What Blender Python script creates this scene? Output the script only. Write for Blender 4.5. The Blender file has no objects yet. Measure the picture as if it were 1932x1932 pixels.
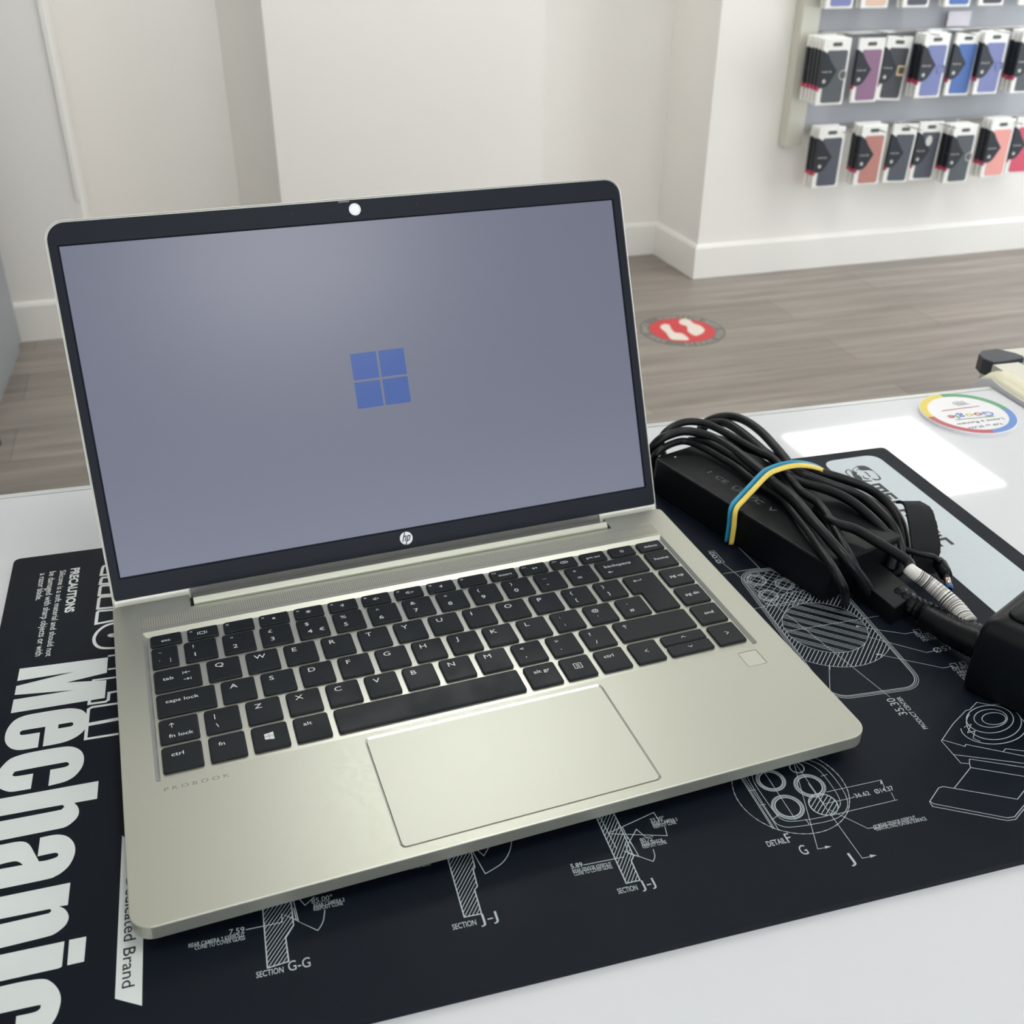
import bpy, bmesh, math, random
from mathutils import Vector, Matrix
from mathutils.geometry import tessellate_polygon
random.seed(4)
SC = bpy.context.scene
COL = SC.collection
PI = math.pi
FPX = 1974.352            # focal length in pixels of the 1932 px frame
CW = (56.811, -278.438, 1245.608)      # camera position, room millimetres
RW = ((0.95555691, -0.29465036, 0.00959957), (-0.14285998, -0.49129006, -0.85920027), (0.25787984, 0.81964336, -0.51154935))  # right, down, forward
# ------------------------------------------------------------------ camera, world, exposure
# laptop space "L": millimetres, x along the keyboard, y away, z up, deck top = 0. Room: L turned 2.6 deg, floor 917 mm below the deck.
TH = math.radians(2.6)
M_L = Matrix.Translation((0, 0, 0.917)) @ Matrix.Rotation(TH, 4, 'Z') @ Matrix.Scale(0.001, 4)
cam_d = bpy.data.cameras.new('camera'); cam = bpy.data.objects.new('camera', cam_d); COL.objects.link(cam)
mw = Matrix.Identity(4)
for i in range(3):
    mw[i][0] = RW[0][i]; mw[i][1] = -RW[1][i]; mw[i][2] = -RW[2][i]; mw[i][3] = CW[i] * 0.001
cam.matrix_world = mw
cam_d.sensor_width = 36; cam_d.lens = 36 * FPX / 1932; cam_d.clip_start = 0.02; cam_d.clip_end = 60
cam_d.dof.use_dof = True; cam_d.dof.focus_distance = 0.50; cam_d.dof.aperture_fstop = 22
SC.camera = cam
wd = bpy.data.worlds.new('world'); SC.world = wd; wd.use_nodes = True
bg = wd.node_tree.nodes['Background']; bg.inputs[0].default_value = (0.86, 0.93, 1.0, 1); bg.inputs[1].default_value = 3.4
SC.view_settings.view_transform = 'Standard'; SC.view_settings.look = 'None'
SC.view_settings.gamma = 1; SC.view_settings.use_curve_mapping = False
SC.view_settings.exposure = -0.17
LAMP = 7.8        # strength of the ceiling panels

# ------------------------------------------------------------------ projection helpers
_Ri = Matrix(RW)          # world -> cam rows
CWv = Vector(CW) * 0.001
def ray(u, v):
    return _Ri.transposed() @ Vector(((u - 966) / FPX, (v - 966) / FPX, 1.0))
M_Li = M_L.inverted()
def px(u, v, z=-14.0):
    """pixel -> point in L millimetres on the level z"""
    d = ray(u, v); zw = 0.917 + z * 0.001
    p = CWv + d * ((zw - CWv.z) / d.z)
    return M_Li @ p
def pw(u, v, yw):
    """pixel -> world metres on the plane y = yw (metres)"""
    d = ray(u, v)
    return CWv + d * ((yw - CWv.y) / d.y)
def xf(off, s, pts):
    """points read off a zoomed crop -> photo pixels"""
    return [(off[0] + p[0] / s, off[1] + p[1] / s) + tuple(p[2:]) for p in pts]

# ------------------------------------------------------------------ materials
def s2l(c):
    return tuple((x / 255 / 12.92 if x / 255 <= 0.04045 else ((x / 255 + 0.055) / 1.055) ** 2.4) for x in c)
def mat(name, rgb, rough=0.5, metal=0.0, coat=0.0, spec=0.5, emit=None, es=1.0, noise=None, bump=None, coatr=0.03, ior=1.5):
    m = bpy.data.materials.new(name); m.use_nodes = True
    nt = m.node_tree; b = nt.nodes['Principled BSDF']
    c = s2l(rgb) + (1,)
    b.inputs['Base Color'].default_value = c
    b.inputs['Roughness'].default_value = rough; b.inputs['Metallic'].default_value = metal
    b.inputs['Coat Weight'].default_value = coat; b.inputs['Coat Roughness'].default_value = coatr
    b.inputs['Specular IOR Level'].default_value = spec
    b.inputs['IOR'].default_value = ior
    if emit:
        b.inputs['Emission Color'].default_value = s2l(emit) + (1,); b.inputs['Emission Strength'].default_value = es
    tc = nt.nodes.new('ShaderNodeTexCoord')
    if noise:   # (scale, amount, roughness amount)
        n = nt.nodes.new('ShaderNodeTexNoise'); n.inputs['Scale'].default_value = noise[0]; n.inputs['Detail'].default_value = 4
        nt.links.new(tc.outputs['Object'], n.inputs['Vector'])
        mx = nt.nodes.new('ShaderNodeMix'); mx.data_type = 'RGBA'
        mx.inputs[6].default_value = tuple(x * (1 - noise[1]) for x in c[:3]) + (1,)
        mx.inputs[7].default_value = tuple(min(1, x * (1 + noise[1])) for x in c[:3]) + (1,)
        nt.links.new(n.outputs['Fac'], mx.inputs[0]); nt.links.new(mx.outputs[2], b.inputs['Base Color'])
        if len(noise) > 2:
            mr = nt.nodes.new('ShaderNodeMapRange'); mr.inputs[1].default_value = .3; mr.inputs[2].default_value = .7
            mr.inputs[3].default_value = rough - noise[2]; mr.inputs[4].default_value = rough + noise[2]
            nt.links.new(n.outputs['Fac'], mr.inputs[0]); nt.links.new(mr.outputs[0], b.inputs['Roughness'])
    if bump:
        n2 = nt.nodes.new('ShaderNodeTexNoise'); n2.inputs['Scale'].default_value = bump[0]; n2.inputs['Detail'].default_value = 5
        nt.links.new(tc.outputs['Object'], n2.inputs['Vector'])
        bp = nt.nodes.new('ShaderNodeBump'); bp.inputs['Strength'].default_value = bump[1]; bp.inputs['Distance'].default_value = bump[2]
        nt.links.new(n2.outputs['Fac'], bp.inputs['Height']); nt.links.new(bp.outputs[0], b.inputs['Normal'])
    return m
M = {}
M['wall'] = mat('wall_paint', (248, 245, 240), .6, noise=(1.5, .02), bump=(220, .08, .002))
M['ceil'] = mat('ceiling_paint', (238, 236, 230), .8, noise=(2, .02))
M['skirt'] = mat('skirting_gloss', (248, 246, 241), .35, noise=(3, .015))
M['counter'] = mat('counter_laminate', (214, 217, 222), .35, coat=1.0, coatr=.035, noise=(14, .015), bump=(4, .02, .0006))
M['glassedge'] = mat('counter_edge', (205, 210, 208), .25, coat=.5, noise=(5, .03))
M['mat'] = mat('mat_rubber', (8, 17, 28), .5, spec=.16, noise=(18, .12, .06), bump=(900, .05, .0003))
M['print'] = mat('mat_print_white', (212, 219, 219), .45, noise=(35, .06, .05))
M['line'] = mat('mat_print_line', (172, 182, 188), .5, noise=(30, .05))
M['silverprint'] = mat('mat_print_silver', (196, 206, 212), .42, noise=(300, .05))
M['printdark'] = mat('mat_print_dark', (20, 27, 33), .45, noise=(30, .1))
M['alu'] = mat('laptop_silver', (193, 195, 183), .40, metal=.8, spec=.5, noise=(900, .035, .04))
M['alu2'] = mat('laptop_bright_edge', (225, 225, 218), .22, metal=.8, noise=(300, .02))
M['alu3'] = mat('laptop_well', (200, 202, 191), .34, metal=.8, noise=(600, .01))
M['alulid'] = mat('lid_silver', (232, 233, 224), .36, metal=.35, noise=(900, .02))
M['pad'] = mat('trackpad_silver', (196, 198, 186), .41, metal=.6, noise=(900, .02, .02))
M['groove'] = mat('seam_dark', (84, 84, 80), .5, noise=(100, .05))
M['hinge_dark'] = mat('hinge_grey', (118, 120, 118), .4, metal=.3, noise=(60, .04))
M['black'] = mat('slot_black', (8, 9, 11), .5, noise=(60, .1))
M['key'] = mat('key_cap', (19, 26, 30), .45, spec=.28, noise=(55, .12, .1), bump=(2500, .08, .0001))
M['legend'] = mat('key_legend', (215, 218, 218), .5, noise=(90, .02))
M['legend_dim'] = mat('etched_legend', (128, 126, 116), .5, noise=(90, .02))
M['bezel'] = mat('bezel_black', (12, 20, 32), .45, spec=.25, noise=(1500, .1, .04))
M['feet'] = mat('rubber_foot', (20, 20, 22), .7, noise=(80, .1))
M['white'] = mat('logo_white', (238, 240, 242), .4, noise=(80, .01))
M['lens'] = mat('camera_ring', (150, 152, 156), .2, metal=.6, noise=(80, .02))
M['screen'] = mat('screen_glow', (10, 10, 12), .28, spec=.9, ior=1.5, emit=(101, 105, 127), es=1.0, noise=(20, .02))
M['winlogo'] = mat('screen_blue', (10, 10, 12), .28, spec=.9, ior=1.5, emit=(2, 72, 156), es=1.0, noise=(20, .02))
M['rubber'] = mat('cable_rubber', (10, 14, 18), .42, spec=.3, noise=(140, .15, .08))
M['plastic'] = mat('charger_plastic', (8, 13, 17), .42, spec=.22, noise=(220, .12, .05), bump=(1500, .06, .0002))
M['plugb'] = mat('plug_plastic', (6, 11, 16), .38, spec=.3, noise=(200, .12, .05))
M['emboss'] = mat('charger_print', (92, 96, 98), .5, noise=(90, .05))
M['bandb'] = mat('band_blue', (42, 148, 188), .45, noise=(150, .08))
M['bandy'] = mat('band_yellow', (232, 206, 96), .45, noise=(150, .06))
M['label'] = mat('paper_label', (222, 220, 216), .3, coat=.3, noise=(90, .02))
M['velcro'] = mat('velcro_black', (13, 17, 21), .9, noise=(1800, .35), bump=(1600, .6, .0008))
M['steel'] = mat('connector_steel', (190, 176, 166), .25, metal=.9, noise=(90, .03))
M['bluering'] = mat('connector_blue', (26, 92, 150), .35, noise=(90, .05))
M['red'] = mat('sticker_red', (206, 62, 66), .5, noise=(12, .05))
M['cream'] = mat('sticker_cream', (232, 222, 210), .5, noise=(12, .04))
M['stickgrey'] = mat('sticker_border', (112, 110, 104), .5, noise=(40, .06))
M['sticktext'] = mat('sticker_text', (186, 184, 178), .5, noise=(40, .04))
M['gred'] = mat('disc_red', (186, 84, 92), .4, noise=(40, .03))
M['gblue'] = mat('disc_blue', (96, 138, 206), .4, noise=(40, .03))
M['ggreen'] = mat('disc_green', (84, 158, 112), .4, noise=(40, .03))
M['gyellow'] = mat('disc_yellow', (226, 206, 84), .4, noise=(40, .03))
M['disc'] = mat('disc_white', (232, 232, 236), .3, coat=.4, noise=(40, .01))
M['disctext'] = mat('disc_text', (104, 112, 110), .5, noise=(40, .03))
M['cab'] = mat('cabinet_grey', (150, 154, 158), .45, noise=(3, .03))
M['frame'] = mat('profile_grey', (218, 216, 204), .35, metal=.3, noise=(20, .03))
M['creamedge'] = mat('cream_edge', (226, 222, 196), .35, noise=(20, .03))
M['endgrey'] = mat('end_panel_grey', (222, 222, 228), .5, noise=(10, .03))
M['cap'] = mat('corner_cap', (48, 54, 60), .45, noise=(90, .08))
M['slat'] = mat('slatwall_grey', (176, 179, 185), .5, noise=(4, .03))
M['lampf'] = mat('lamp_frame', (235, 235, 235), .5, noise=(9, .01))
M['diff'] = mat('lamp_diffuser', (255, 255, 255), .5, emit=(255, 254, 250), es=LAMP, noise=(3, .001))
M['pack'] = mat('pack_white', (246, 246, 242), .35, coat=.2, noise=(20, .02))
M['packblack'] = mat('pack_black', (34, 40, 48), .4, noise=(30, .08))
M['packpink'] = mat('pack_magenta', (206, 62, 104), .4, noise=(30, .05))
M['hook'] = mat('hook_chrome', (200, 200, 198), .25, metal=.8, noise=(20, .03))
M['gold'] = mat('buckle_gold', (206, 182, 142), .35, metal=.4, noise=(40, .03))
M['card'] = mat('price_card', (222, 218, 226), .5, noise=(30, .02))
def glass_mat():
    m = mat('case_glass', (160, 172, 168), .05, coat=.6, noise=(8, .03)); return m
M['caseglass'] = glass_mat()

def grille_mat():
    m = mat('speaker_grille', (176, 176, 164), .4, metal=.5)
    nt = m.node_tree; b = nt.nodes['Principled BSDF']
    tc = nt.nodes.new('ShaderNodeTexCoord'); sx = nt.nodes.new('ShaderNodeSeparateXYZ'); nt.links.new(tc.outputs['Object'], sx.inputs[0])
    def mth(op, a, v=None, **k):
        n = nt.nodes.new('ShaderNodeMath'); n.operation = op; nt.links.new(a, n.inputs[0])
        if v is not None:
            if isinstance(v, (int, float)): n.inputs[1].default_value = v
            else: nt.links.new(v, n.inputs[1])
        return n.outputs[0]
    def cell(o, off):
        f = mth('FRACT', mth('DIVIDE', mth('ADD', o, off), 0.00118)); return mth('POWER', mth('ABSOLUTE', mth('SUBTRACT', f, .5)), 2.0)
    d = mth('ADD', cell(sx.outputs[0], 1), cell(sx.outputs[1], 1))
    g = mth('LESS_THAN', d, 0.052)
    mx = nt.nodes.new('ShaderNodeMix'); mx.data_type = 'RGBA'
    mx.inputs[6].default_value = s2l((186, 186, 173)) + (1,); mx.inputs[7].default_value = s2l((52, 52, 48)) + (1,)
    nt.links.new(g, mx.inputs[0]); nt.links.new(mx.outputs[2], b.inputs['Base Color'])
    mm = mth('MULTIPLY', mth('SUBTRACT', g, 1.0), -.5); nt.links.new(mm, b.inputs['Metallic'])
    return m
M['grille'] = grille_mat()

def floor_mat():
    m = mat('grey_oak_laminate', (140, 132, 124), .42)
    nt = m.node_tree; b = nt.nodes['Principled BSDF']
    tc = nt.nodes.new('ShaderNodeTexCoord'); mp = nt.nodes.new('ShaderNodeMapping'); nt.links.new(tc.outputs['Object'], mp.inputs[0])
    mp.inputs['Rotation'].default_value = (0, 0, 0)
    br = nt.nodes.new('ShaderNodeTexBrick'); nt.links.new(mp.outputs[0], br.inputs[0])
    br.offset = .37; br.inputs['Scale'].default_value = 1; br.inputs['Brick Width'].default_value = 1.22; br.inputs['Row Height'].default_value = .192
    br.inputs['Mortar Size'].default_value = .0014; br.inputs['Mortar Smooth'].default_value = .2
    br.inputs['Color1'].default_value = s2l((160, 153, 145)) + (1,); br.inputs['Color2'].default_value = s2l((145, 138, 131)) + (1,)
    br.inputs['Mortar'].default_value = s2l((120, 114, 107)) + (1,)
    m2 = nt.nodes.new('ShaderNodeMapping'); m2.inputs['Scale'].default_value = (1.1, 13, 1); nt.links.new(tc.outputs['Object'], m2.inputs[0])
    n = nt.nodes.new('ShaderNodeTexNoise'); n.inputs['Scale'].default_value = 1.6; n.inputs['Detail'].default_value = 6; n.inputs['Roughness'].default_value = .6
    nt.links.new(m2.outputs[0], n.inputs['Vector'])
    cr = nt.nodes.new('ShaderNodeValToRGB'); cr.color_ramp.elements[0].position = .32; cr.color_ramp.elements[1].position = .7
    cr.color_ramp.elements[0].color = (.66, .65, .64, 1); cr.color_ramp.elements[1].color = (1.12, 1.1, 1.08, 1)
    nt.links.new(n.outputs['Fac'], cr.inputs[0])
    mx = nt.nodes.new('ShaderNodeMix'); mx.data_type = 'RGBA'; mx.blend_type = 'MULTIPLY'; mx.inputs[0].default_value = 1
    nt.links.new(br.outputs['Color'], mx.inputs[6]); nt.links.new(cr.outputs[0], mx.inputs[7]); nt.links.new(mx.outputs[2], b.inputs['Base Color'])
    return m
M['floor'] = floor_mat()

# ------------------------------------------------------------------ object helpers
WM = {}
def wm(o): return WM[o.name] if o else Matrix.Identity(4)
def tagp(o, label=None, cat=None, group=None, kind=None):
    if label: o['label'] = label
    if cat: o['category'] = cat
    if group: o['group'] = group
    if kind: o['kind'] = kind
    return o
def empty(name, base, rz, label, cat, group=None):
    """a thing's Empty; base in world metres"""
    o = bpy.data.objects.new(name, None); COL.objects.link(o); o.empty_display_size = .02
    o.location = base; o.rotation_euler = (0, 0, rz)
    WM[o.name] = Matrix.Translation(base) @ Matrix.Rotation(rz, 4, 'Z')
    return tagp(o, label, cat, group)
def emptyL(name, base, label, cat, group=None, rz=0):
    return empty(name, M_L @ Vector(base), TH + rz, label, cat, group)
def obj(name, bm, m, parent=None, space='L', smooth=False, label=None, base=None, normals=True):
    """bm in L millimetres ('L') or world metres ('W') -> one mesh object"""
    src = M_L if space == 'L' else Matrix.Identity(4)
    if parent: dst = wm(parent)
    elif base is not None:
        dst = Matrix.Translation(base)
    else: dst = Matrix.Identity(4)
    bm.transform(dst.inverted() @ src)
    if normals: bmesh.ops.recalc_face_normals(bm, faces=bm.faces)
    me = bpy.data.meshes.new(name); bm.to_mesh(me); bm.free()
    for p in me.polygons: p.use_smooth = smooth
    o = bpy.data.objects.new(name, me); COL.objects.link(o)
    if parent: o.parent = parent
    o.matrix_local = Matrix.Identity(4) if parent else dst
    WM[o.name] = dst
    for k in (m if isinstance(m, (list, tuple)) else [m]): me.materials.append(M[k])
    if label: o['label'] = label
    return o
def copy_tree(root, loc, rz=None):
    r = root.copy(); COL.objects.link(r); r.location = loc
    if rz is not None: r.rotation_euler = (r.rotation_euler[0], r.rotation_euler[1], rz)
    for ch in list(root.children):
        c = ch.copy(); COL.objects.link(c); c.parent = r
        for g in list(ch.children):
            d = g.copy(); COL.objects.link(d); d.parent = c
    return r
def NB(): return bmesh.new()
def box(bm, x0, y0, z0, x1, y1, z1, bev=0, seg=2):
    vs = [bm.verts.new((x, y, z)) for x in (x0, x1) for y in (y0, y1) for z in (z0, z1)]
    fs = [bm.faces.new([vs[i] for i in q]) for q in ((0, 1, 3, 2), (4, 6, 7, 5), (0, 4, 5, 1), (2, 3, 7, 6), (0, 2, 6, 4), (1, 5, 7, 3))]
    if bev:
        es = list({e for f in fs for e in f.edges})
        bmesh.ops.bevel(bm, geom=es, offset=bev, segments=seg, profile=.6, affect='EDGES')
    return bm
def rrect(x0, y0, x1, y1, r, n=6):
    rs = r if isinstance(r, (tuple, list)) else (r,) * 4    # corners: bl, br, tr, tl
    out = []
    for (cx, cy, a, rr) in ((x0 + rs[0], y0 + rs[0], PI, rs[0]), (x1 - rs[1], y0 + rs[1], 1.5 * PI, rs[1]), (x1 - rs[2], y1 - rs[2], 0, rs[2]), (x0 + rs[3], y1 - rs[3], .5 * PI, rs[3])):
        for i in range(n + 1):
            t = a + .5 * PI * i / n; out.append((cx + rr * math.cos(t), cy + rr * math.sin(t)))
    return out
def loft(bm, rings, cap=(True, True), fn=None):
    """rings: lists of 3D points of equal length"""
    R_ = [[bm.verts.new(p) for p in r] for r in rings]
    n = len(R_[0])
    for a, b in zip(R_, R_[1:]):
        for i in range(n):
            bm.faces.new((a[i], a[(i + 1) % n], b[(i + 1) % n], b[i]))
    if cap[0]: bm.faces.new(R_[0][::-1])
    if cap[1]: bm.faces.new(R_[-1])
    return R_
def slab(bm, pts, z0, z1, bev=0.0):
    """prism of a 2D outline with an optional small top chamfer"""
    if bev:
        c = (sum(p[0] for p in pts) / len(pts), sum(p[1] for p in pts) / len(pts))
        def inset(d): return [(c[0] + (p[0] - c[0]) * (1 - d / max(1e-6, math.hypot(p[0] - c[0], p[1] - c[1]))), c[1] + (p[1] - c[1]) * (1 - d / max(1e-6, math.hypot(p[0] - c[0], p[1] - c[1])))) for p in pts]
        loft(bm, [[(x, y, z0) for x, y in pts], [(x, y, z1 - bev) for x, y in pts], [(x, y, z1) for x, y in inset(bev)]])
    else:
        loft(bm, [[(x, y, z0) for x, y in pts], [(x, y, z1) for x, y in pts]])
    return bm
def smooth2(pts, n=5, closed=True):
    P = [Vector(p[:2]) for p in pts]; C_ = [len(p) > 2 for p in pts]; N = len(P); out = []
    rng = range(N) if closed else range(N - 1)
    for i in rng:
        a, b = P[i], P[(i + 1) % N]
        if C_[i] and C_[(i + 1) % N]: out.append(tuple(a)); continue
        pa = P[i - 1] if (closed or i > 0) else a; pb = P[(i + 2) % N] if (closed or i + 2 < N) else b
        ta = Vector((0, 0)) if C_[i] else (b - pa) * .5
        tb = Vector((0, 0)) if C_[(i + 1) % N] else (pb - a) * .5
        if C_[i]: ta = (b - a) * .8
        if C_[(i + 1) % N]: tb = (b - a) * .8
        for k in range(n):
            t = k / n; t2 = t * t; t3 = t2 * t
            out.append(tuple(a * (2 * t3 - 3 * t2 + 1) + ta * (t3 - 2 * t2 + t) + b * (-2 * t3 + 3 * t2) + tb * (t3 - t2)))
    if not closed: out.append(tuple(P[-1]))
    return out
def smooth3(pts, n=8, closed=False):
    P = [Vector(p) for p in pts]; N = len(P); out = []
    for i in (range(N) if closed else range(N - 1)):
        a, b = P[i], P[(i + 1) % N]
        pa = P[i - 1] if (closed or i > 0) else a * 2 - b; pb = P[(i + 2) % N] if (closed or i + 2 < N) else b * 2 - a
        for k in range(n):
            t = k / n; t2 = t * t; t3 = t2 * t
            out.append(a * (2 * t3 - 3 * t2 + 1) + (b - pa) * .5 * (t3 - 2 * t2 + t) + b * (-2 * t3 + 3 * t2) + (pb - a) * .5 * (t3 - t2))
    if not closed: out.append(P[-1])
    return out
def tube(bm, path, r, seg=12, caps=True, flat=1.0):
    """tube along a path; r a number or list per point"""
    n = len(path); P = [Vector(p) for p in path]
    T = [(P[min(i + 1, n - 1)] - P[max(i - 1, 0)]).normalized() for i in range(n)]
    u = T[0].cross(Vector((0, 0, 1)));
    if u.length < 1e-4: u = Vector((1, 0, 0))
    u.normalize(); rings = []
    for i in range(n):
        u = (u - T[i] * u.dot(T[i])).normalized(); w = T[i].cross(u)
        rr = r[i] if isinstance(r, (list, tuple)) else r
        rings.append([P[i] + u * rr * math.cos(2 * PI * k / seg) + w * rr * flat * math.sin(2 * PI * k / seg) for k in range(seg)])
    loft(bm, rings, cap=(caps, caps)); return bm
def fill(bm, loops, z):
    """flat filled polygon with holes at level z"""
    vs = [[Vector((p[0], p[1], 0)) for p in lp] for lp in loops]
    flat = [v for lp in vs for v in lp]
    bv = [bm.verts.new((v.x, v.y, z)) for v in flat]
    for t in tessellate_polygon(vs):
        try: bm.faces.new([bv[i] for i in t])
        except ValueError: pass
    return bm
JIT = [0]
def stroke(bm, pts, w, z, closed=False):
    """flat ribbon line with mitred joints; each line a hair above the last so crossings never coincide"""
    JIT[0] = (JIT[0] + 1) % 11; z += JIT[0] * .002
    P = [Vector((p[0], p[1])) for p in pts]; n = len(P)
    Q = [P[0]]
    for p in P[1:]:
        if (p - Q[-1]).length > 1e-4: Q.append(p)
    P = Q; n = len(P)
    if n < 2: return bm
    L_, R_ = [], []
    for i in range(n):
        a = P[i - 1] if (i > 0 or closed) else P[i]; b = P[(i + 1) % n] if (i < n - 1 or closed) else P[i]
        d1 = (P[i] - a); d2 = (b - P[i])
        d1 = d1.normalized() if d1.length > 1e-9 else d2.normalized(); d2 = d2.normalized() if d2.length > 1e-9 else d1
        nn = Vector((-d1.y - d2.y, d1.x + d2.x))
        if nn.length < 1e-3: nn = Vector((-d1.y, d1.x))
        nn.normalize(); k = max(.35, nn.dot(Vector((-d1.y, d1.x)))); off = nn * (w / 2 / k)
        L_.append(bm.verts.new((P[i].x + off.x, P[i].y + off.y, z))); R_.append(bm.verts.new((P[i].x - off.x, P[i].y - off.y, z)))
    for i in range(n if closed else n - 1):
        j = (i + 1) % n; bm.faces.new((R_[i], R_[j], L_[j], L_[i]))
    return bm
_tc = {}
def text_geo(s, bold=0.0):
    """unit-size text as (verts, faces, width), baseline at 0"""
    if (s, bold) in _tc: return _tc[(s, bold)]
    cu = bpy.data.curves.new('t', 'FONT'); cu.body = s; cu.size = 1.0; cu.resolution_u = 3; cu.fill_mode = 'FRONT'; cu.offset = bold
    o = bpy.data.objects.new('t', cu); COL.objects.link(o)
    dg = bpy.context.evaluated_depsgraph_get(); dg.update()
    me = bpy.data.meshes.new_from_object(o.evaluated_get(dg))
    vs = [(v.co.x, v.co.y) for v in me.vertices]; fs = [tuple(p.vertices) for p in me.polygons]
    bpy.data.objects.remove(o); bpy.data.curves.remove(cu); bpy.data.meshes.remove(me)
    x0 = min([v[0] for v in vs] or [0]); x1 = max([v[0] for v in vs] or [0])
    _tc[(s, bold)] = ([(v[0] - x0, v[1]) for v in vs], fs, x1 - x0); return _tc[(s, bold)]
CAP = 0.72   # cap height of the built-in face at size 1
def text(bm, s, mapf, cap=1.0, width=None, sx=1.0, align='l', bold=0.0):
    """mapf: (along, up) -> 3D; cap height in the units mapf takes"""
    vs, fs, w = text_geo(s, min(bold, .035)); k = cap / CAP
    kx = (width / w) if width else k * sx
    ox = {'l': 0, 'c': -w * kx / 2, 'r': -w * kx}[align]
    bv = [bm.verts.new(mapf(v[0] * kx + ox, v[1] * k)) for v in vs]
    for f in fs:
        try: bm.faces.new([bv[i] for i in f])
        except ValueError: pass
    return bm
def along(p0, p1, z, flip=1):
    """mapping for text running p0 -> p1 in the plane z; letters' up is to the left of the run"""
    a = Vector((p0[0], p0[1])); d = (Vector((p1[0], p1[1])) - a).normalized(); n = Vector((-d.y, d.x)) * flip
    return lambda s, t: (a.x + d.x * s + n.x * t, a.y + d.y * s + n.y * t, z)
def circle(cx, cy, r, n=40, ry=None, a0=0, a1=2 * PI, rot=0):
    ry = ry or r; full = abs(a1 - a0 - 2 * PI) < 1e-6; out = []
    for i in range(n if full else n + 1):
        t = a0 + (a1 - a0) * i / n; x, y = r * math.cos(t), ry * math.sin(t)
        out.append((cx + x * math.cos(rot) - y * math.sin(rot), cy + x * math.sin(rot) + y * math.cos(rot)))
    return out
# ------------------------------------------------------------------ the room
YB = 3.168; YA = 3.500; HC = 2.4
FOOT = [(-1.6, 3.75), (-1.6, YB), (-.240, YB), (-.240, YA), (.243, YA), (.357, YB), (1.234, YB), (1.234, YA), (1.833, YA), (1.848, YB), (4.3, YB), (4.3, 3.75)]
def struct(name, bm, m):
    return tagp(obj(name, bm, m, space='W'), kind='structure')
bm = NB(); fill(bm, [[(x, y) for x, y in FOOT]], 0)
g = bmesh.ops.extrude_face_region(bm, geom=bm.faces[:]); bmesh.ops.translate(bm, vec=(0, 0, HC), verts=[v for v in g['geom'] if isinstance(v, bmesh.types.BMVert)])
struct('wall_back', bm, 'wall')
struct('wall_left', box(NB(), -1.72, -3.2, 0, -1.6, 3.75, HC), 'wall')
bm = NB(); box(bm, 4.3, -3.2, 0, 4.42, .5, HC); box(bm, 4.3, 2.75, 0, 4.42, 3.75, HC); box(bm, 4.3, .5, 0, 4.42, 2.75, .12); box(bm, 4.3, .5, 2.05, 4.42, 2.75, HC)
struct('wall_right', bm, 'wall')
bm = NB()
for y in (.5, 1.6, 2.7): box(bm, 4.33, y, .12, 4.39, y + .05, 2.05)
box(bm, 4.33, .5, .12, 4.39, 2.75, .17); box(bm, 4.33, .5, 2.0, 4.39, 2.75, 2.05)
struct('window_2', bm, 'lampf')
bm = NB(); box(bm, -1.6, -3.2, 0, 4.3, -3.08, .45); box(bm, -1.6, -3.2, 1.95, 4.3, -3.08, HC); box(bm, -1.6, -3.2, .45, -1.3, -3.08, 1.95); box(bm, 4.0, -3.2, .45, 4.3, -3.08, 1.95)
struct('wall_front', bm, 'wall')
bm = NB()
for x in (-1.3, .4, 2.2, 3.95): box(bm, x, -3.18, .45, x + .05, -3.1, 1.95)
box(bm, -1.3, -3.18, .45, 4.0, -3.1, .5); box(bm, -1.3, -3.18, 1.9, 4.0, -3.1, 1.95)
struct('window_1', bm, 'lampf')
struct('floor', box(NB(), -1.72, -3.2, -.1, 4.42, 3.75, 0), 'floor')
struct('ceiling', box(NB(), -1.72, -3.2, HC, 4.42, 3.75, HC + .1), 'ceil')
def skirting(name, pts):
    """board following wall corners pts (room on the right-hand side when walking)"""
    bm = NB(); P = [Vector(p) for p in pts]; n = len(P); off = []
    for i in range(n):
        d1 = (P[i] - P[i - 1]).normalized() if i else (P[1] - P[0]).normalized()
        d2 = (P[i + 1] - P[i]).normalized() if i < n - 1 else d1
        n1 = Vector((d1.y, -d1.x)); n2 = Vector((d2.y, -d2.x)); nn = (n1 + n2).normalized(); off.append(nn / max(.3, nn.dot(n1)))
    prof = [(0, 0), (.014, 0), (.014, .112), (.010, .120), (.004, .124), (0, .125)]
    rings = [[(P[i].x + off[i].x * a, P[i].y + off[i].y * a, z) for a, z in prof] for i in range(n)]
    R_ = [[bm.verts.new(p) for p in r] for r in rings]
    for a, b in zip(R_, R_[1:]):
        for k in range(len(prof)): bm.faces.new((a[k], a[(k + 1) % len(prof)], b[(k + 1) % len(prof)], b[k]))
    bm.faces.new(R_[0]); bm.faces.new(R_[-1][::-1])
    struct(name, bm, 'skirt')
skirting('baseboard_left', [(-1.6, YB), (-.240, YB), (-.240, YA), (.243, YA), (.357, YB)])
skirting('baseboard_back', [(.357, YB), (1.234, YB)])
skirting('baseboard_right', [(1.234, YB), (1.234, YA), (1.833, YA), (1.848, YB), (4.3, YB)])
bm = NB(); slab(bm, [(-.250, YB + .001), (-.250, YB - .006), (-.237, YB - .006), (-.237, YB + .001)], .425, HC)
struct('trim_1', bm, 'wall')

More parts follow.
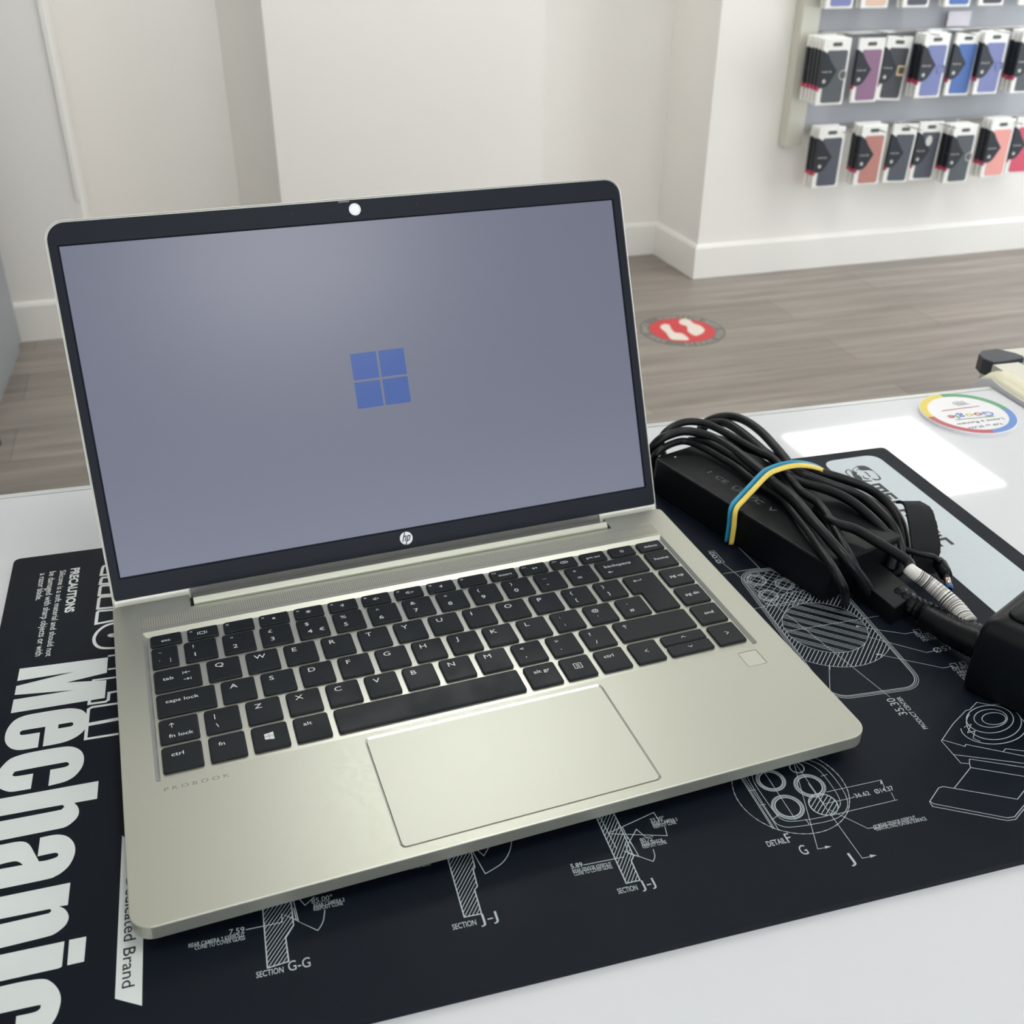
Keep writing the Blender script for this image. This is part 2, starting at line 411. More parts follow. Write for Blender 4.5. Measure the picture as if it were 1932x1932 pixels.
# ceiling light panels (600 mm), recessed grid, plus unseen fill panels added for the walls
def panel(i, x, y, label):
    e = empty('ceiling_light', (x, y, HC), 0, label, 'ceiling light', 'square ceiling light panels')
    bm = NB(); 
    for a, b, c, d in ((-.31, -.31, .31, -.295), (-.31, .295, .31, .31), (-.31, -.295, -.295, .295), (.295, -.295, .31, .295)): box(bm, x + a, y + b, HC - .012, x + c, y + d, HC)
    obj('frame', bm, 'lampf', e, 'W')
    obj('diffuser', box(NB(), x - .295, y - .295, HC - .008, x + .295, y + .295, HC - .001), 'diff', e, 'W')
panel(0, 2.463, 2.634, 'square white ceiling light panel above the phone case wall, mirrored in the counter')
panel(1, .508, 1.541, 'square white ceiling light panel over the floor behind the counter')
panel(2, .508, -.133, 'square white ceiling light panel above the front of the counter')
panel(3, 2.463, -.30, 'square white ceiling light panel on the right, level with the counter')
panel(4, .508, -1.808, 'square white ceiling light panel nearest the shop window')

panel(5, 3.95, 2.6, 'added fill light panel in the far right corner, brightening the right wall')  # unseen panel added to lift the brightness of the right wall
panel(6, 3.3, 1.75, 'added fill light panel for the right wall, between corner panel and display case')  # extra unseen source, put in for the bright wall on the right
panel(8, 3.95, 1.2, 'added fill light panel along the right wall')  # another added panel filling in light along the right side
panel(7, .508, 2.70, 'added fill light panel brightening the plain back wall')  # added out of view to lighten the back walls
# floor sticker
c = px(1287, 623, -917); sc_ = 142
e = emptyL('floor_sticker', (c.x, c.y, -917), 'round red floor sticker with two white footprints on the grey floor', 'floor sticker')
R0 = Vector((c.x, c.y))
def disc(r0, r1, z, n=64):
    bm = NB()
    if r0 == 0: fill(bm, [circle(R0.x, R0.y, r1, n)], z)
    else: stroke(bm, circle(R0.x, R0.y, (r0 + r1) / 2, n), r1 - r0, z, closed=True)
    return bm
obj('border', slab(NB(), circle(c.x, c.y, sc_, 64), -917, -916.6), 'stickgrey', e)
obj('red_field', disc(0, sc_ * .76, -916.3), 'red', e)
bm = NB()
SAFE = 'PLEASE KEEP YOUR DISTANCE   STAND HERE   '
for r_, s_ in ((sc_ * .80, SAFE + SAFE[:0]),):
    for i, ch in enumerate(s_ * 1):
        if ch == ' ': continue
        a = -PI / 2 - .35 + 2 * PI * i / len(s_)
        o_ = (c.x + r_ * math.cos(a), c.y + r_ * math.sin(a)); q = (o_[0] - math.sin(a), o_[1] + math.cos(a))
        text(bm, ch, along(o_, q, -916.2, -1), cap=20, align='c', sx=.9)
obj('lettering', bm, 'sticktext', e)
footp = xf((1190, 570), 8.78, [(490, 400), (560, 362), (640, 380), (670, 440), (730, 500), (850, 520), (930, 575), (965, 615), (930, 632), (820, 628), (700, 622), (640, 590), (590, 510), (520, 450)])
footq = xf((1190, 570), 8.78, [(800, 330), (830, 288), (900, 275), (980, 300), (1040, 350), (1150, 390), (1210, 440), (1220, 480), (1160, 530), (1080, 556), (1010, 530), (945, 480), (930, 400), (840, 370)])
bm = NB()
for fp in (footp, footq): fill(bm, [[tuple(px(u, v, -916)[:2]) for u, v in smooth2([(a, b) for a, b in fp])]], -916.0)
obj('footprints', bm, 'cream', e)

# grey cabinet at the left edge
g0 = px(45, 662, -917); g1 = px(0, 780, -917); d = (g1 - g0).normalized()
e = emptyL('storage_cabinet', (g0.x, g0.y, -917), 'tall grey cabinet at the left edge standing on the grey floor', 'cabinet')
nx = Vector((-d.y, d.x, 0));
if nx.x > 0: nx = -nx
bm = NB(); A_, B_ = g0, g0 + d * 1500
q = [A_, B_, B_ + nx * 420, A_ + nx * 420]
slab(bm, [(p.x, p.y) for p in q], -880, 560); obj('carcass', bm, 'cab', e)
bm = NB(); q = [A_ + nx * 12 , B_ + nx * 12, B_ + nx * 400, A_ + nx * 400]; slab(bm, [(p.x, p.y) for p in q], -917, -880); obj('plinth', bm, 'cab', e)
f_ = px(1, 838, -917); bm = NB(); slab(bm, circle(f_.x - 14, f_.y, 16, 20), -917, -885); obj('foot', bm, 'cap', e)

# ------------------------------------------------------------------ counter
CT = math.radians(-5.05)
e = emptyL('shop_counter', (300, 100, -917), 'long white glossy shop counter carrying the open laptop', 'counter')
def cl(u, v):   # counter frame: u along the back edge from the right end, v towards the viewer
    o = Vector((680, 327.0)); a = Vector((math.cos(CT), math.sin(CT))); b = Vector((math.sin(CT), -math.cos(CT)))
    p = o + a * u + b * v; return (p.x, p.y)
def crect(u0, v0, u1, v1): return [cl(u0, v1), cl(u1, v1), cl(u1, v0), cl(u0, v0)]
obj('worktop', slab(NB(), crect(-1600, 5.5, 0, 760), -47, -17), 'counter', e)
obj('edge_strip', slab(NB(), crect(-1600, 0, 0, 5.0), -47, -16.7, .3), 'glassedge', e, label='narrow clear grey strip along the back edge')
obj('body', slab(NB(), crect(-1590, 25, -15, 700), -917, -47), 'lampf', e)
# rounded end board with cream edging
e = emptyL('end_board', (690, 250, -917), 'grey end board with rounded top corner and cream edging beside the counter', 'end panel')
def board(rings):
    """rings of (u, v, z) in the counter frame"""
    bm = NB(); loft(bm, [[cl(u, v) + (z,) for u, v, z in r] for r in rings]); return bm
prof = [(430, -16), (77, -15), (9, -13.5), (-4, -11.8), (-15, -16), (-25, -26), (-32, -37), (-39, -60), (-41, -100), (-41, -916), (430, -916)]
obj('panel', board([[(3.0, v, z) for v, z in prof], [(16, v, z) for v, z in prof]]), 'endgrey', e)
obj('edging', board([[(4, v, z + .5), (10, v - .4, z + 4), (17, v - .6, z + 5), (24, v - .4, z + 4), (29, v, z + .5), (29, v, z - 2), (4, v, z - 2)] for v, z in prof[:9]]), 'creamedge', e, smooth=True, label='cream rounded edging')
# display case to the right
e = emptyL('display_case', (720, 389, -917), 'low glass display case with grey frame and black corner cap at the right edge', 'display case')
def dl(u, v):
    o = Vector((718.5, 391.0)); a = Vector((math.cos(CT), math.sin(CT))); b = Vector((math.sin(CT), -math.cos(CT)))
    p = o + a * u + b * v; return (p.x, p.y)
def drect(u0, v0, u1, v1): return [dl(u0, v1), dl(u1, v1), dl(u1, v0), dl(u0, v0)]
obj('side_panel', slab(NB(), drect(2, 12, 520, 700), -917, -31), 'frame', e)
bm = NB(); slab(bm, drect(0, 27, 25, 700), -31, -17, .6); slab(bm, drect(27, 0, 520, 20), -31, -17, .6); obj('top_frame', bm, 'frame', e)
obj('glass_top', slab(NB(), drect(25.5, 20.5, 520, 700), -27, -20), 'caseglass', e)
cp = [dl(u, v) for u, v in ((1, 26), (-2, 16), (1, 6), (8, 0), (24, -1), (34, 12), (36, 20), (34, 23), (14, 26))]
obj('corner_cap', slab(NB(), cp[::-1], -29, -15.5, .8), 'cap', e, label='black plastic corner cap')
obj('latch', slab(NB(), drect(-1.0, 31, 0.0, 42), -30, -21), 'groove', e)

# review disc on the counter
dc = (px(1734, 772, -16.6) + px(1915, 795, -16.6)) / 2
dcc = px(1825, 783, -16.6)
DR = 36.0
e = emptyL('review_disc', (dcc.x, dcc.y, -17), 'round white review disc with a four-colour rim lying at the counter corner', 'disc')
obj('base_disc', slab(NB(), circle(dcc.x, dcc.y, DR, 72), -17, -14.6, .3), 'disc', e)
def rimang(u, v):
    p = px(u, v, -14.6); return math.atan2(p.y - dcc.y, p.x - dcc.x)
def rim(name, a0, a1, m):
    while a1 < a0: a1 += 2 * PI
    bm = NB(); stroke(bm, circle(dcc.x, dcc.y, DR - 3.6, 30, a0=a0, a1=a1), 5.6, -14.5); obj(name, bm, m, e)
a_yg = rimang(1772, 744); a_gb = rimang(1894, 772); a_br = rimang(1875, 815); a_ry = rimang(1752, 787)
rim('green_rim', a_gb, a_yg, 'ggreen'); rim('yellow_rim', a_yg, a_ry, 'gyellow'); rim('red_rim', a_ry, a_br, 'gred'); rim('blue_rim', a_br, a_gb, 'gblue')
def ln(p, q): return tuple(px(*p, -14.4)[:2]), tuple(px(*q, -14.4)[:2])
bm = NB(); A_, B_ = ln((1869, 776), (1786, 784)); mp_ = along(A_, B_, -14.4); 
xx = 0; tot = (Vector(B_) - Vector(A_)).length; ws = [text_geo(ch)[2] for ch in 'Google']; kk = (tot - 5 * .8) / sum(ws); g_objs = {}
for ch, w_, mm in zip('Google', ws, ('gblue', 'gred', 'gyellow', 'gblue', 'ggreen', 'gred')):
    g_objs.setdefault(mm, NB()); x_ = xx
    text(g_objs[mm], ch, lambda s, t, x_=x_: mp_(s + x_, t), cap=7.2, width=w_ * kk, bold=.012); xx += w_ * kk + .8
for mm, b_ in g_objs.items(): obj('lettering', b_, mm, e)
bm.free(); bm = NB()
A_, B_ = ln((1891, 788), (1803, 799)); text(bm, 'Leave a Review', along(A_, B_, -14.4), cap=3.4, width=(Vector(B_) - Vector(A_)).length)
A_, B_ = ln((1889, 797), (1826, 806)); text(bm, 'TAP or SCAN', along(A_, B_, -14.4), cap=3.2, width=(Vector(B_) - Vector(A_)).length)
for i in range(5):
    p = px(1804 + i * 4.6, 762 - i * .6, -14.4); stroke(bm, circle(p.x + 6, p.y + 1, 7, 8, a0=PI * .87, a1=PI * 1.22), .55, -14.4)
obj('lettering', bm, 'disctext', e)
bm = NB(); A_, B_ = ln((1848, 766), (1777, 775)); stroke(bm, [A_, B_], .8, -14.4); obj('rule', bm, 'gred', e)
bm = NB(); A_, B_ = ln((1876, 785), (1803, 792)); stroke(bm, [A_, B_], .8, -14.4); obj('rule', bm, 'ggreen', e)
# ------------------------------------------------------------------ the laptop
W_, D_ = 321.9, 212.6
LT = emptyL('laptop', (160, 105, -14), 'open silver laptop showing a blue four-pane logo on its grey screen', 'laptop')
# base: deck with keyboard well, pad pocket, hinge notch
well = rrect(13.6, 74.6, 308.0, 184.6, 1.2, 2)
padr = rrect(103.2, 5.2, 219.3, 72.0, 2.6, 5)
fpr = rrect(293.6, 59.2, 304.2, 70.6, .8, 2)
outline = rrect(0, 0, W_, D_, (9, 9, 3, 3), 8)
# insert hinge notch in the rear edge (outline is ccw from bottom-left; rear edge runs right -> left)
def with_notch(pts, d=0.0):
    out = []; done = False
    for i, p in enumerate(pts):
        out.append(p); q = pts[(i + 1) % len(pts)]
        if not done and p[1] > 200 and q[1] > 200 and p[0] > 300 and q[0] < 20:
            y = (p[1] + q[1]) / 2
            out += [(283.4, y), (283.4, 201.0), (39.2, 201.0), (39.2, y)]; done = True
    return out
def inset_poly(pts, d):
    """offset of a ccw loop inwards by d"""
    n = len(pts); out = []
    for i in range(n):
        a = Vector(pts[i - 1]); b = Vector(pts[i]); c = Vector(pts[(i + 1) % n])
        d1 = (b - a).normalized() if (b - a).length > 1e-6 else Vector((1, 0)); d2 = (c - b).normalized() if (c - b).length > 1e-6 else d1
        nn = Vector((-d1.y - d2.y, d1.x + d2.x)); nn = nn.normalized() if nn.length > 1e-5 else Vector((-d1.y, d1.x))
        k = max(.4, nn.dot(Vector((-d1.y, d1.x)))); p = b + nn * (d / k); out.append((p.x, p.y))
    return out
O0 = with_notch(outline); O1 = inset_poly(O0, .45)
bm = NB()
fill(bm, [O1, well, padr, fpr], 0)
loft(bm, [[(x, y, 0) for x, y in O1], [(x, y, -.18) for x, y in inset_poly(O0, .12)], [(x, y, -.6) for x, y in O0], [(x, y, -6.6) for x, y in O0], [(x, y, -7.6) for x, y in inset_poly(O0, 1.0)], [(x, y, -11.2) for x, y in inset_poly(O0, 5.5)]], cap=(False, True))

loft(bm, [[(x, y, 0) for x, y in padr], [(x, y, -1.2) for x, y in padr]], cap=(False, True))
loft(bm, [[(x, y, 0) for x, y in fpr], [(x, y, -.5) for x, y in fpr]], cap=(False, True))
bmesh.ops.remove_doubles(bm, verts=bm.verts[:], dist=1e-4)
obj('base', bm, 'alu', LT)
# bright bevelled rear lip of the keyboard well
bm = NB(); loft(bm, [[(x, y, 0.02) for x, y in well], [(x, y, -1.5) for x, y in rrect(15.6, 75.6, 306.2, 181.6, .8, 2)]], cap=(False, True)); obj('keyboard_well', bm, 'alu3', LT)
bm = NB()
for x, y in ((30, 14), (292, 14)): slab(bm, rrect(x - 12, y - 4, x + 12, y + 4, 3, 4), -14, -11)
slab(bm, rrect(30, 190, 292, 197, 3, 4), -14, -11); obj('rubber_feet', bm, 'feet', LT)
# speaker grille
bm = NB(); fill(bm, [rrect(13.4, 187.2, 308.4, 197.2, .2, 1)], .03); obj('speaker_grille', bm, 'grille', LT)
# trackpad
bm = NB(); slab(bm, rrect(104.2, 6.2, 218.3, 70.8, 2.0, 5), -1.0, -.2, .1); obj('trackpad', bm, 'pad', LT)
bm = NB(); loft(bm, [[(x, y, .03) for x, y in rrect(103.2, 5.2, 219.3, 72.0, 2.6, 5)], [(x, y, -.6) for x, y in rrect(104.05, 6.05, 218.45, 70.9, 2.0, 5)]], cap=(False, False)); obj('trackpad_bevel', bm, 'alu2', LT, label='polished bevel round the trackpad')
bm = NB(); slab(bm, rrect(293.9, 59.5, 303.9, 70.3, .7, 2), -.5, -.05); obj('fingerprint_reader', bm, 'pad', LT)
bm = NB(); text(bm, 'P R O B O O K', lambda s, t: (16.8 + s, 67.9 + t, .04), cap=2.2, width=27.0); obj('model_lettering', bm, 'legend_dim', LT)
# hinge barrel between the lid arms
bm = NB()
pr = [(201.3, -1.4), (201.2, 1.2), (201.6, 1.75), (203.2, 3.4), (203.9, 3.3), (206.0, -2.5), (206.0, -7)]
loft(bm, [[(41.0, y, z) for y, z in pr], [(281.2, y, z) for y, z in pr]]); obj('hinge_cover', bm, 'alu', LT)
bm = NB(); box(bm, 39.4, 201.2, -9, 41.6, 212, -2.2); box(bm, 280.6, 201.2, -9, 283.2, 212, -2.2); obj('hinge_gap', bm, 'black', LT)
bm = NB(); box(bm, 41.2, 206.2, -7, 281.0, 214, -1.5); obj('hinge_channel', bm, 'hinge_dark', LT)

# keys ----------------------------------------------------------------
def keyshape(bm, pts, z0=-1.45, z1=-.05):
    loft(bm, [[(x, y, z0) for x, y in pts], [(x, y, z1 - .45) for x, y in pts], [(x, y, z1 - .08) for x, y in inset_poly(pts, .28)], [(x, y, z1) for x, y in inset_poly(pts, .6)]])
def keyrect(x0, y0, x1, y1):
    c = 1.1; return [(x0 + c, y0), (x1 - c, y0), (x1 - .25, y0 + .3), (x1, y0 + c), (x1, y1 - c), (x1 - .3, y1 - .3), (x1 - c, y1), (x0 + c * 1.5, y1), (x0 + .4, y1 - .5), (x0, y1 - c * 1.5), (x0, y0 + c), (x0 + .3, y0 + .3)]
ARROW = {'<-': [[(2.6, 0), (0, 0)], [(1, .8), (0, 0), (1, -.8)]], '->|': [[(0, 0), (2.4, 0)], [(1.5, .8), (2.4, 0), (1.5, -.8)], [(3.1, .9), (3.1, -.9)]], '|<-': [[(3.1, 0), (.7, 0)], [(1.6, .8), (.7, 0), (1.6, -.8)], [(0, .9), (0, -.9)]],
         'up': [[(1, -1.4), (1, 1.2)], [(0, .3), (1, 1.3), (2, .3)]], 'ent': [[(4.2, 1.0), (4.2, 0), (0, 0)], [(1.1, .8), (0, 0), (1.1, -.8)]],
         '>': [[(0, .9), (1.4, 0), (0, -.9)]], '<': [[(1.4, .9), (0, 0), (1.4, -.9)]], '^': [[(0, -.4), (1.1, .6), (2.2, -.4)]], 'v': [[(0, .4), (1.1, -.6), (2.2, .4)]],
         'menu': [[(0, 0), (3.8, 0), (3.8, 3.8), (0, 3.8), (0, 0)], [(.9, 1), (2.9, 1)], [(.9, 1.9), (2.9, 1.9)], [(.9, 2.8), (2.9, 2.8)]],
         'disp': [[(.7, -.7), (2.7, -.7), (2.7, .7), (.7, .7), (.7, -.7)], [(0, .8), (0, -.8)], [(3.4, .8), (3.4, -.8)]],
         'spk': [[(0, .4), (0, -.4), (.5, -.4), (1.2, -.9), (1.2, .9), (.5, .4), (0, .4)]], 'plane': [[(0, .1), (2.6, .1)], [(.9, .1), (.5, .9)], [(.9, .1), (.5, -.8)], [(2.2, .1), (2.0, .6)], [(2.2, .1), (2.0, -.5)]],
         'pwr': [[(.9 + .8 * math.cos(a), .8 * math.sin(a)) for a in [PI * .65 + 2 * PI * .85 * i / 10 for i in range(11)]], [(.9, .9), (.9, .1)]],
         'hand': [[(0, .1), (.7, .7), (1.5, .6), (2.3, .8), (3.3, 0), (2.5, -.7), (1.6, -.5), (.8, -.7), (0, .1)], [(1.1, .1), (1.9, .3), (2.4, -.2)]]}
for nm, rr in (('sun1', .9), ('sun2', 1.2)):
    ARROW[nm] = [[(1 + a * math.cos(t), a * math.sin(t)) for a in (rr * .5, rr)] for t in [PI / 4 * i for i in range(8)]] + [[(1 + .35 * math.cos(t), .35 * math.sin(t)) for t in [PI / 3 * i for i in range(7)]]]
NK = [0]
def key(pts, leg, tl=None):
    bm = NB(); keyshape(bm, pts); k = obj('key', bm, 'key', LT)
    x0, y1 = tl or (min(p[0] for p in pts), max(p[1] for p in pts))
    if not leg: return
    bm = NB(); Z = -.02
    for it in leg:
        s, dx, dy, sz = it[:4]; al = it[4] if len(it) > 4 else 'l'
        if s == 'WIN':
            for a, b in ((0, 0), (1, 0), (0, 1), (1, 1)):
                h0 = 2.0 + (.35 if a else 0); xa = x0 + dx + a * 2.15; 
                ya = y1 - dy + (.1 if b else -.1)
                q = [(xa, ya), (xa + 2.0, ya), (xa + 2.0, ya + (h0 if b else -h0)), (xa, ya + ((h0 - .3) if b else -(h0 - .3)))]
                fill(bm, [q], Z)
        elif s in ARROW and al == 'i':
            for ln_ in ARROW[s]: stroke(bm, [(x0 + dx + a * sz, y1 - dy + b * sz) for a, b in ln_], .34, Z)
        else: text(bm, s, lambda a, b: (x0 + dx + a, y1 - dy + b, Z), cap=sz, sx=1.22, align=al, bold=.006)
    obj('legend', bm, 'legend', k)
P_ = 18.8
def row(y0, y1, x0, items, w=15.9):
    for i, lg in enumerate(items):
        key(keyrect(x0 + P_ * i, y0, x0 + P_ * i + w, y1), lg)
L1 = lambda ch: [(ch, 4.0, 6.2, 3.2)]
def L2(a, b, s1=2.6, s2=3.0, extra=None): return [(a, 4.2, 5.6, s1), (b, 4.6, 12.4, s2)] + ([(extra, 10.6, 12.2, 2.6)] if extra else [])
# function row
fy0, fy1 = 171.4, 180.4
FN = [[('esc', 7.6, 6.4, 2.1, 'c')], [('f1', 1.4, 3.2, 1.2), ('disp', 5.2, 5.0, 1.3, 'i')], [('f2', 1.4, 3.2, 1.2)], [('f3', 1.4, 3.2, 1.2), ('sun1', 6.6, 4.6, 1.0, 'i')], [('f4', 1.4, 3.2, 1.2), ('sun2', 6.4, 4.6, 1.1, 'i')],
      [('f5', 1.4, 3.2, 1.2), ('spk', 6.6, 4.8, 1.1, 'i'), ('/', 7.0, 6.0, 2.0)], [('f6', 1.4, 3.2, 1.2), ('spk', 6.2, 4.8, 1.1, 'i'), ('>', 8.2, 4.8, .5, 'i')], [('f7', 1.4, 3.2, 1.2), ('spk', 6.2, 4.8, 1.1, 'i'), (')))', 8.2, 5.4, 1.3)],
      [('f8', 1.4, 3.2, 1.2), ('spk', 7.0, 4.8, .9, 'i'), ('/', 7.4, 6.0, 2.0)], [('f9', 1.4, 3.2, 1.2)], [('f10', 1.4, 3.2, 1.2), ('insert', 8.6, 6.4, 2.0, 'c')], [('f11', 1.4, 3.2, 1.2), ('plane', 6.6, 5.0, 1.2, 'i')],
      [('f12', 1.4, 3.2, 1.2), ('hand', 5.6, 4.8, 1.4, 'i')], [('prt scr', 7.8, 6.0, 1.9, 'c')], [('pwr', 6.6, 4.8, 1.2, 'i')], [('delete', 7.8, 6.0, 2.0, 'c')]]
for i, lg in enumerate(FN): key(keyrect(17.0 + 18.14 * i, fy0, 17.0 + 18.14 * i + 15.4, fy1), lg)
# number row
y0, y1 = 153.6, 169.6
key(keyrect(17.0, y0, 29.7, y1), [('¬', 3.4, 5.2, 1.6), ('`', 3.2, 12.6, 2.2), ('¦', 8.6, 12.4, 2.4)])
NUM = [L2('!', '1'), L2('"', '2'), L2('£', '3'), L2('$', '4', extra='€'), L2('%', '5'), L2('^', '6'), L2('&', '7'), L2('*', '8'), L2('(', '9'), L2(')', '0'), L2('_', '-'), L2('+', '=')]
row(y0, y1, 32.7, NUM, 15.8)
key(keyrect(258.0, y0, 286.3, y1), [('backspace', 4.2, 7.0, 2.4), ('<-', 4.4, 11.6, 1.1, 'i')])
# Q row
y0, y1 = 134.9, 150.9
key(keyrect(17.0, y0, 39.0, y1), [('tab', 4.0, 8.4, 2.4), ('|<-', 13.6, 5.2, 1.1, 'i'), ('->|', 13.6, 10.4, 1.1, 'i')])
row(y0, y1, 41.9, [L1(c) for c in 'QWERTYUIOP'] + [[('{', 4.2, 5.8, 2.5), ('[', 4.8, 12.6, 2.5)], [('}', 4.2, 5.8, 2.5), (']', 4.8, 12.6, 2.5)]], 15.9)
ent = [(272.6, 116.5), (285.2, 116.5), (286.0, 116.8), (286.3, 117.6), (286.3, 149.8), (286.0, 150.6), (285.2, 150.9), (268.6, 150.9), (267.4, 150.4), (266.9, 149.2), (266.9, 136.0), (267.2, 135.2), (268.0, 134.9), (271.0, 134.9), (271.5, 134.4), (271.5, 117.6), (271.8, 116.8)]
key(ent, [('ent', 5.0, 5.4, 1.1, 'i')], tl=(266.9, 150.9))
# A row
y0, y1 = 116.5, 132.5
key(keyrect(17.0, y0, 44.0, y1), [('caps lock', 4.2, 7.2, 2.4)])
row(y0, y1, 46.7, [L1(c) for c in 'ASDFGHJKL'] + [[(':', 4.4, 5.8, 2.0), (';', 4.8, 12.2, 2.0)], [('@', 4.0, 6.2, 2.4), ("'", 5.4, 11.8, 2.0)], [('~', 5.0, 6.0, 1.4), ('#', 4.8, 12.2, 2.5)]], 15.9)
# Z row
y0, y1 = 98.0, 114.1
key(keyrect(17.0, y0, 34.4, y1), [('up', 4.6, 5.0, 1.1, 'i'), ('fn lock', 4.0, 13.2, 2.3)])
row(y0, y1, 37.1, [[('|', 4.4, 6.4, 2.8), ('\\', 4.6, 13.0, 2.8)]] + [L1(c) for c in 'ZXCVBNM'] + [[('<', 4.2, 5.8, 2.4), (',', 4.8, 11.6, 2.6)], [('>', 4.2, 5.8, 2.4), ('.', 4.8, 11.6, 2.6)], [('?', 4.2, 6.2, 2.7), ('/', 5.0, 13.0, 2.7)]], 15.9)
key(keyrect(243.9, y0, 286.3, y1), [('up', 4.6, 5.0, 1.1, 'i')])
# bottom row
y0, y1 = 79.4, 95.5
key(keyrect(17.0, y0, 34.4, y1), [('ctrl', 4.2, 7.0, 2.4)])
key(keyrect(37.2, y0, 53.2, y1), [('fn', 4.2, 7.0, 2.4)])
key(keyrect(56.0, y0, 72.2, y1), [('WIN', 5.4, 8.0, 1)])
key(keyrect(74.9, y0, 91.0, y1), [('alt', 4.4, 6.4, 2.4)])
key(keyrect(93.8, y0, 184.6, y1), [])
key(keyrect(187.5, y0, 203.8, y1), [('alt gr', 4.2, 6.4, 2.4)])
key(keyrect(206.2, y0, 222.0, y1), [('menu', 6.2, 9.4, 1.0, 'i')])
key(keyrect(224.9, y0, 240.7, y1), [('ctrl', 4.2, 6.6, 2.4)])
key(keyrect(243.7, y0, 259.4, y1), [('<', 7.0, 8.0, 1.25, 'i')])
key(keyrect(262.3, 87.9, 286.3, y1), [('^', 10.8, 3.8, 1.15, 'i')])
key(keyrect(262.3, y0, 286.3, 87.4), [('v', 10.8, 3.6, 1.15, 'i')])
for yy0, yy1, s in ((153.6, 169.6, 'home'), (134.9, 150.9, 'pg up'), (116.5, 132.5, 'pg dn'), (98.0, 114.1, 'end')):
    key(keyrect(289.2, yy0, 304.8, yy1), [(s, 8.0, 8.8, 2.3, 'c')])
key(keyrect(289.2, y0, 304.8, y1), [('>', 7.4, 8.0, 1.25, 'i')])

# lid ------------------------------------------------------------------
TL_ = math.radians(65.8226); LB = Vector((0, 223.127, 10.805)); LU = Vector((0, math.cos(TL_), math.sin(TL_))); LN = Vector((0, -math.sin(TL_), math.cos(TL_)))
def lid(x, u, h=0.0):
    p = LB + LU * u + LN * h; return (x, p.y, p.z)
def lidmesh(bm):
    for v in bm.verts: v.co = Vector(lid(v.co.x, v.co.y, v.co.z))
    return bm
lo = rrect(.1, -21, 321.8, 187.0, (3, 3, 10, 10), 8)
bm = NB()
def bulge(pts, d, z, amt):
    out = []
    for x, y in inset_poly(pts, d):
        out.append((x, y, z))
    return out
li = inset_poly(lo, .55)
loft(bm, [[(x, y, -1.2) for x, y in li], [(x, y, -.05) for x, y in li], [(x, y, .25) for x, y in inset_poly(lo, .3)], [(x, y, 0) for x, y in lo], [(x, y, -4.4) for x, y in lo], [(x, y, -5.6) for x, y in inset_poly(lo, .8)], [(x, y, -6.2) for x, y in inset_poly(lo, 3.5)]], cap=(False, True))
fill(bm, [li], -1.2)
obj('lid', lidmesh(bm), 'alulid', LT)
bz = rrect(1.2, -11.8, 320.8, 185.7, (1.5, 1.5, 9.2, 9.2), 8); dp = rrect(5.4, -.9, 316.5, 174.6, .5, 1)
bm = NB(); loft(bm, [[(x, y, 0.05) for x, y in dp], [(x, y, -.8) for x, y in rrect(5.9, -.4, 316.0, 174.3, .3, 1)]], cap=(False, False)); fill(bm, [bz, dp], .05)
loft(bm, [[(x, y, -.3) for x, y in bz], [(x, y, .05) for x, y in bz]], cap=(False, False))
bmesh.ops.remove_doubles(bm, verts=bm.verts[:], dist=1e-4)
obj('bezel', lidmesh(bm), 'bezel', LT)
bm = NB(); fill(bm, [rrect(5.6, -.7, 316.3, 174.5, .3, 1)], -.78); obj('panel_border', lidmesh(bm), 'bezel', LT)
bm = NB(); fill(bm, [rrect(6.3, .1, 315.6, 173.9, .1, 1)], -.72); SCR = obj('screen', lidmesh(bm), 'screen', LT, label='lit grey screen with a blue logo')
bm = NB(); h_ = 14.75
for a in (-1, 1):
    for b in (-1, 1):
        cx, cy = 161.4 + a * (h_ / 2 + .65), 86.9 + b * (h_ / 2 + .65); fill(bm, [rrect(cx - h_ / 2, cy - h_ / 2, cx + h_ / 2, cy + h_ / 2, .05, 1)], -.66)
obj('screen_logo', lidmesh(bm), 'winlogo', SCR)
bm = NB(); fill(bm, [circle(160.6, 180.5, 3.3, 36)], .09); k_ = obj('webcam', lidmesh(bm), 'lens', LT)
bm = NB(); fill(bm, [circle(160.6, 180.5, 2.45, 32)], .14); obj('lens_glint', lidmesh(bm), 'white', k_, label='white disc painted as the reflection on the camera lens')  # white disc paints the light reflected by the lens glass
bm = NB(); slab(bm, [(152, 184.6), (158, 184.6), (158, 185.3), (152, 185.3)], .05, .5); obj('shutter_slider', lidmesh(bm), 'hinge_dark', LT)
bm = NB()
for x_ in (125.7, 195.8): fill(bm, [circle(x_, 180.8, .55, 12)], .09)
for x_ in (147.5, 149.2): fill(bm, [circle(x_, 180.6, .25, 8)], .09)
obj('microphone_holes', lidmesh(bm), 'black', LT)
bm = NB(); fill(bm, [circle(162.4, -5.7, 3.75, 40)], .09); k_ = obj('brand_badge', lidmesh(bm), 'white', LT)
bm = NB(); sk = lambda pts: [(162.4 + x + y * .36, -5.7 + y) for x, y in pts]
stroke(bm, sk([(-1.75, -1.7), (-1.75, 3.6)]), .55, .13)
stroke(bm, sk([(-1.75, .9), (-1.1, 1.35), (-.45, 1.3), (-.3, .7), (-.3, -1.7)]), .55, .13)
stroke(bm, sk([(.75, -3.7), (.75, 1.4), (1.8, 1.35), (2.1, .6), (2.1, -.7), (1.8, -1.35), (.8, -1.45)]), .55, .13)
obj('monogram', lidmesh(bm), 'bezel', k_)
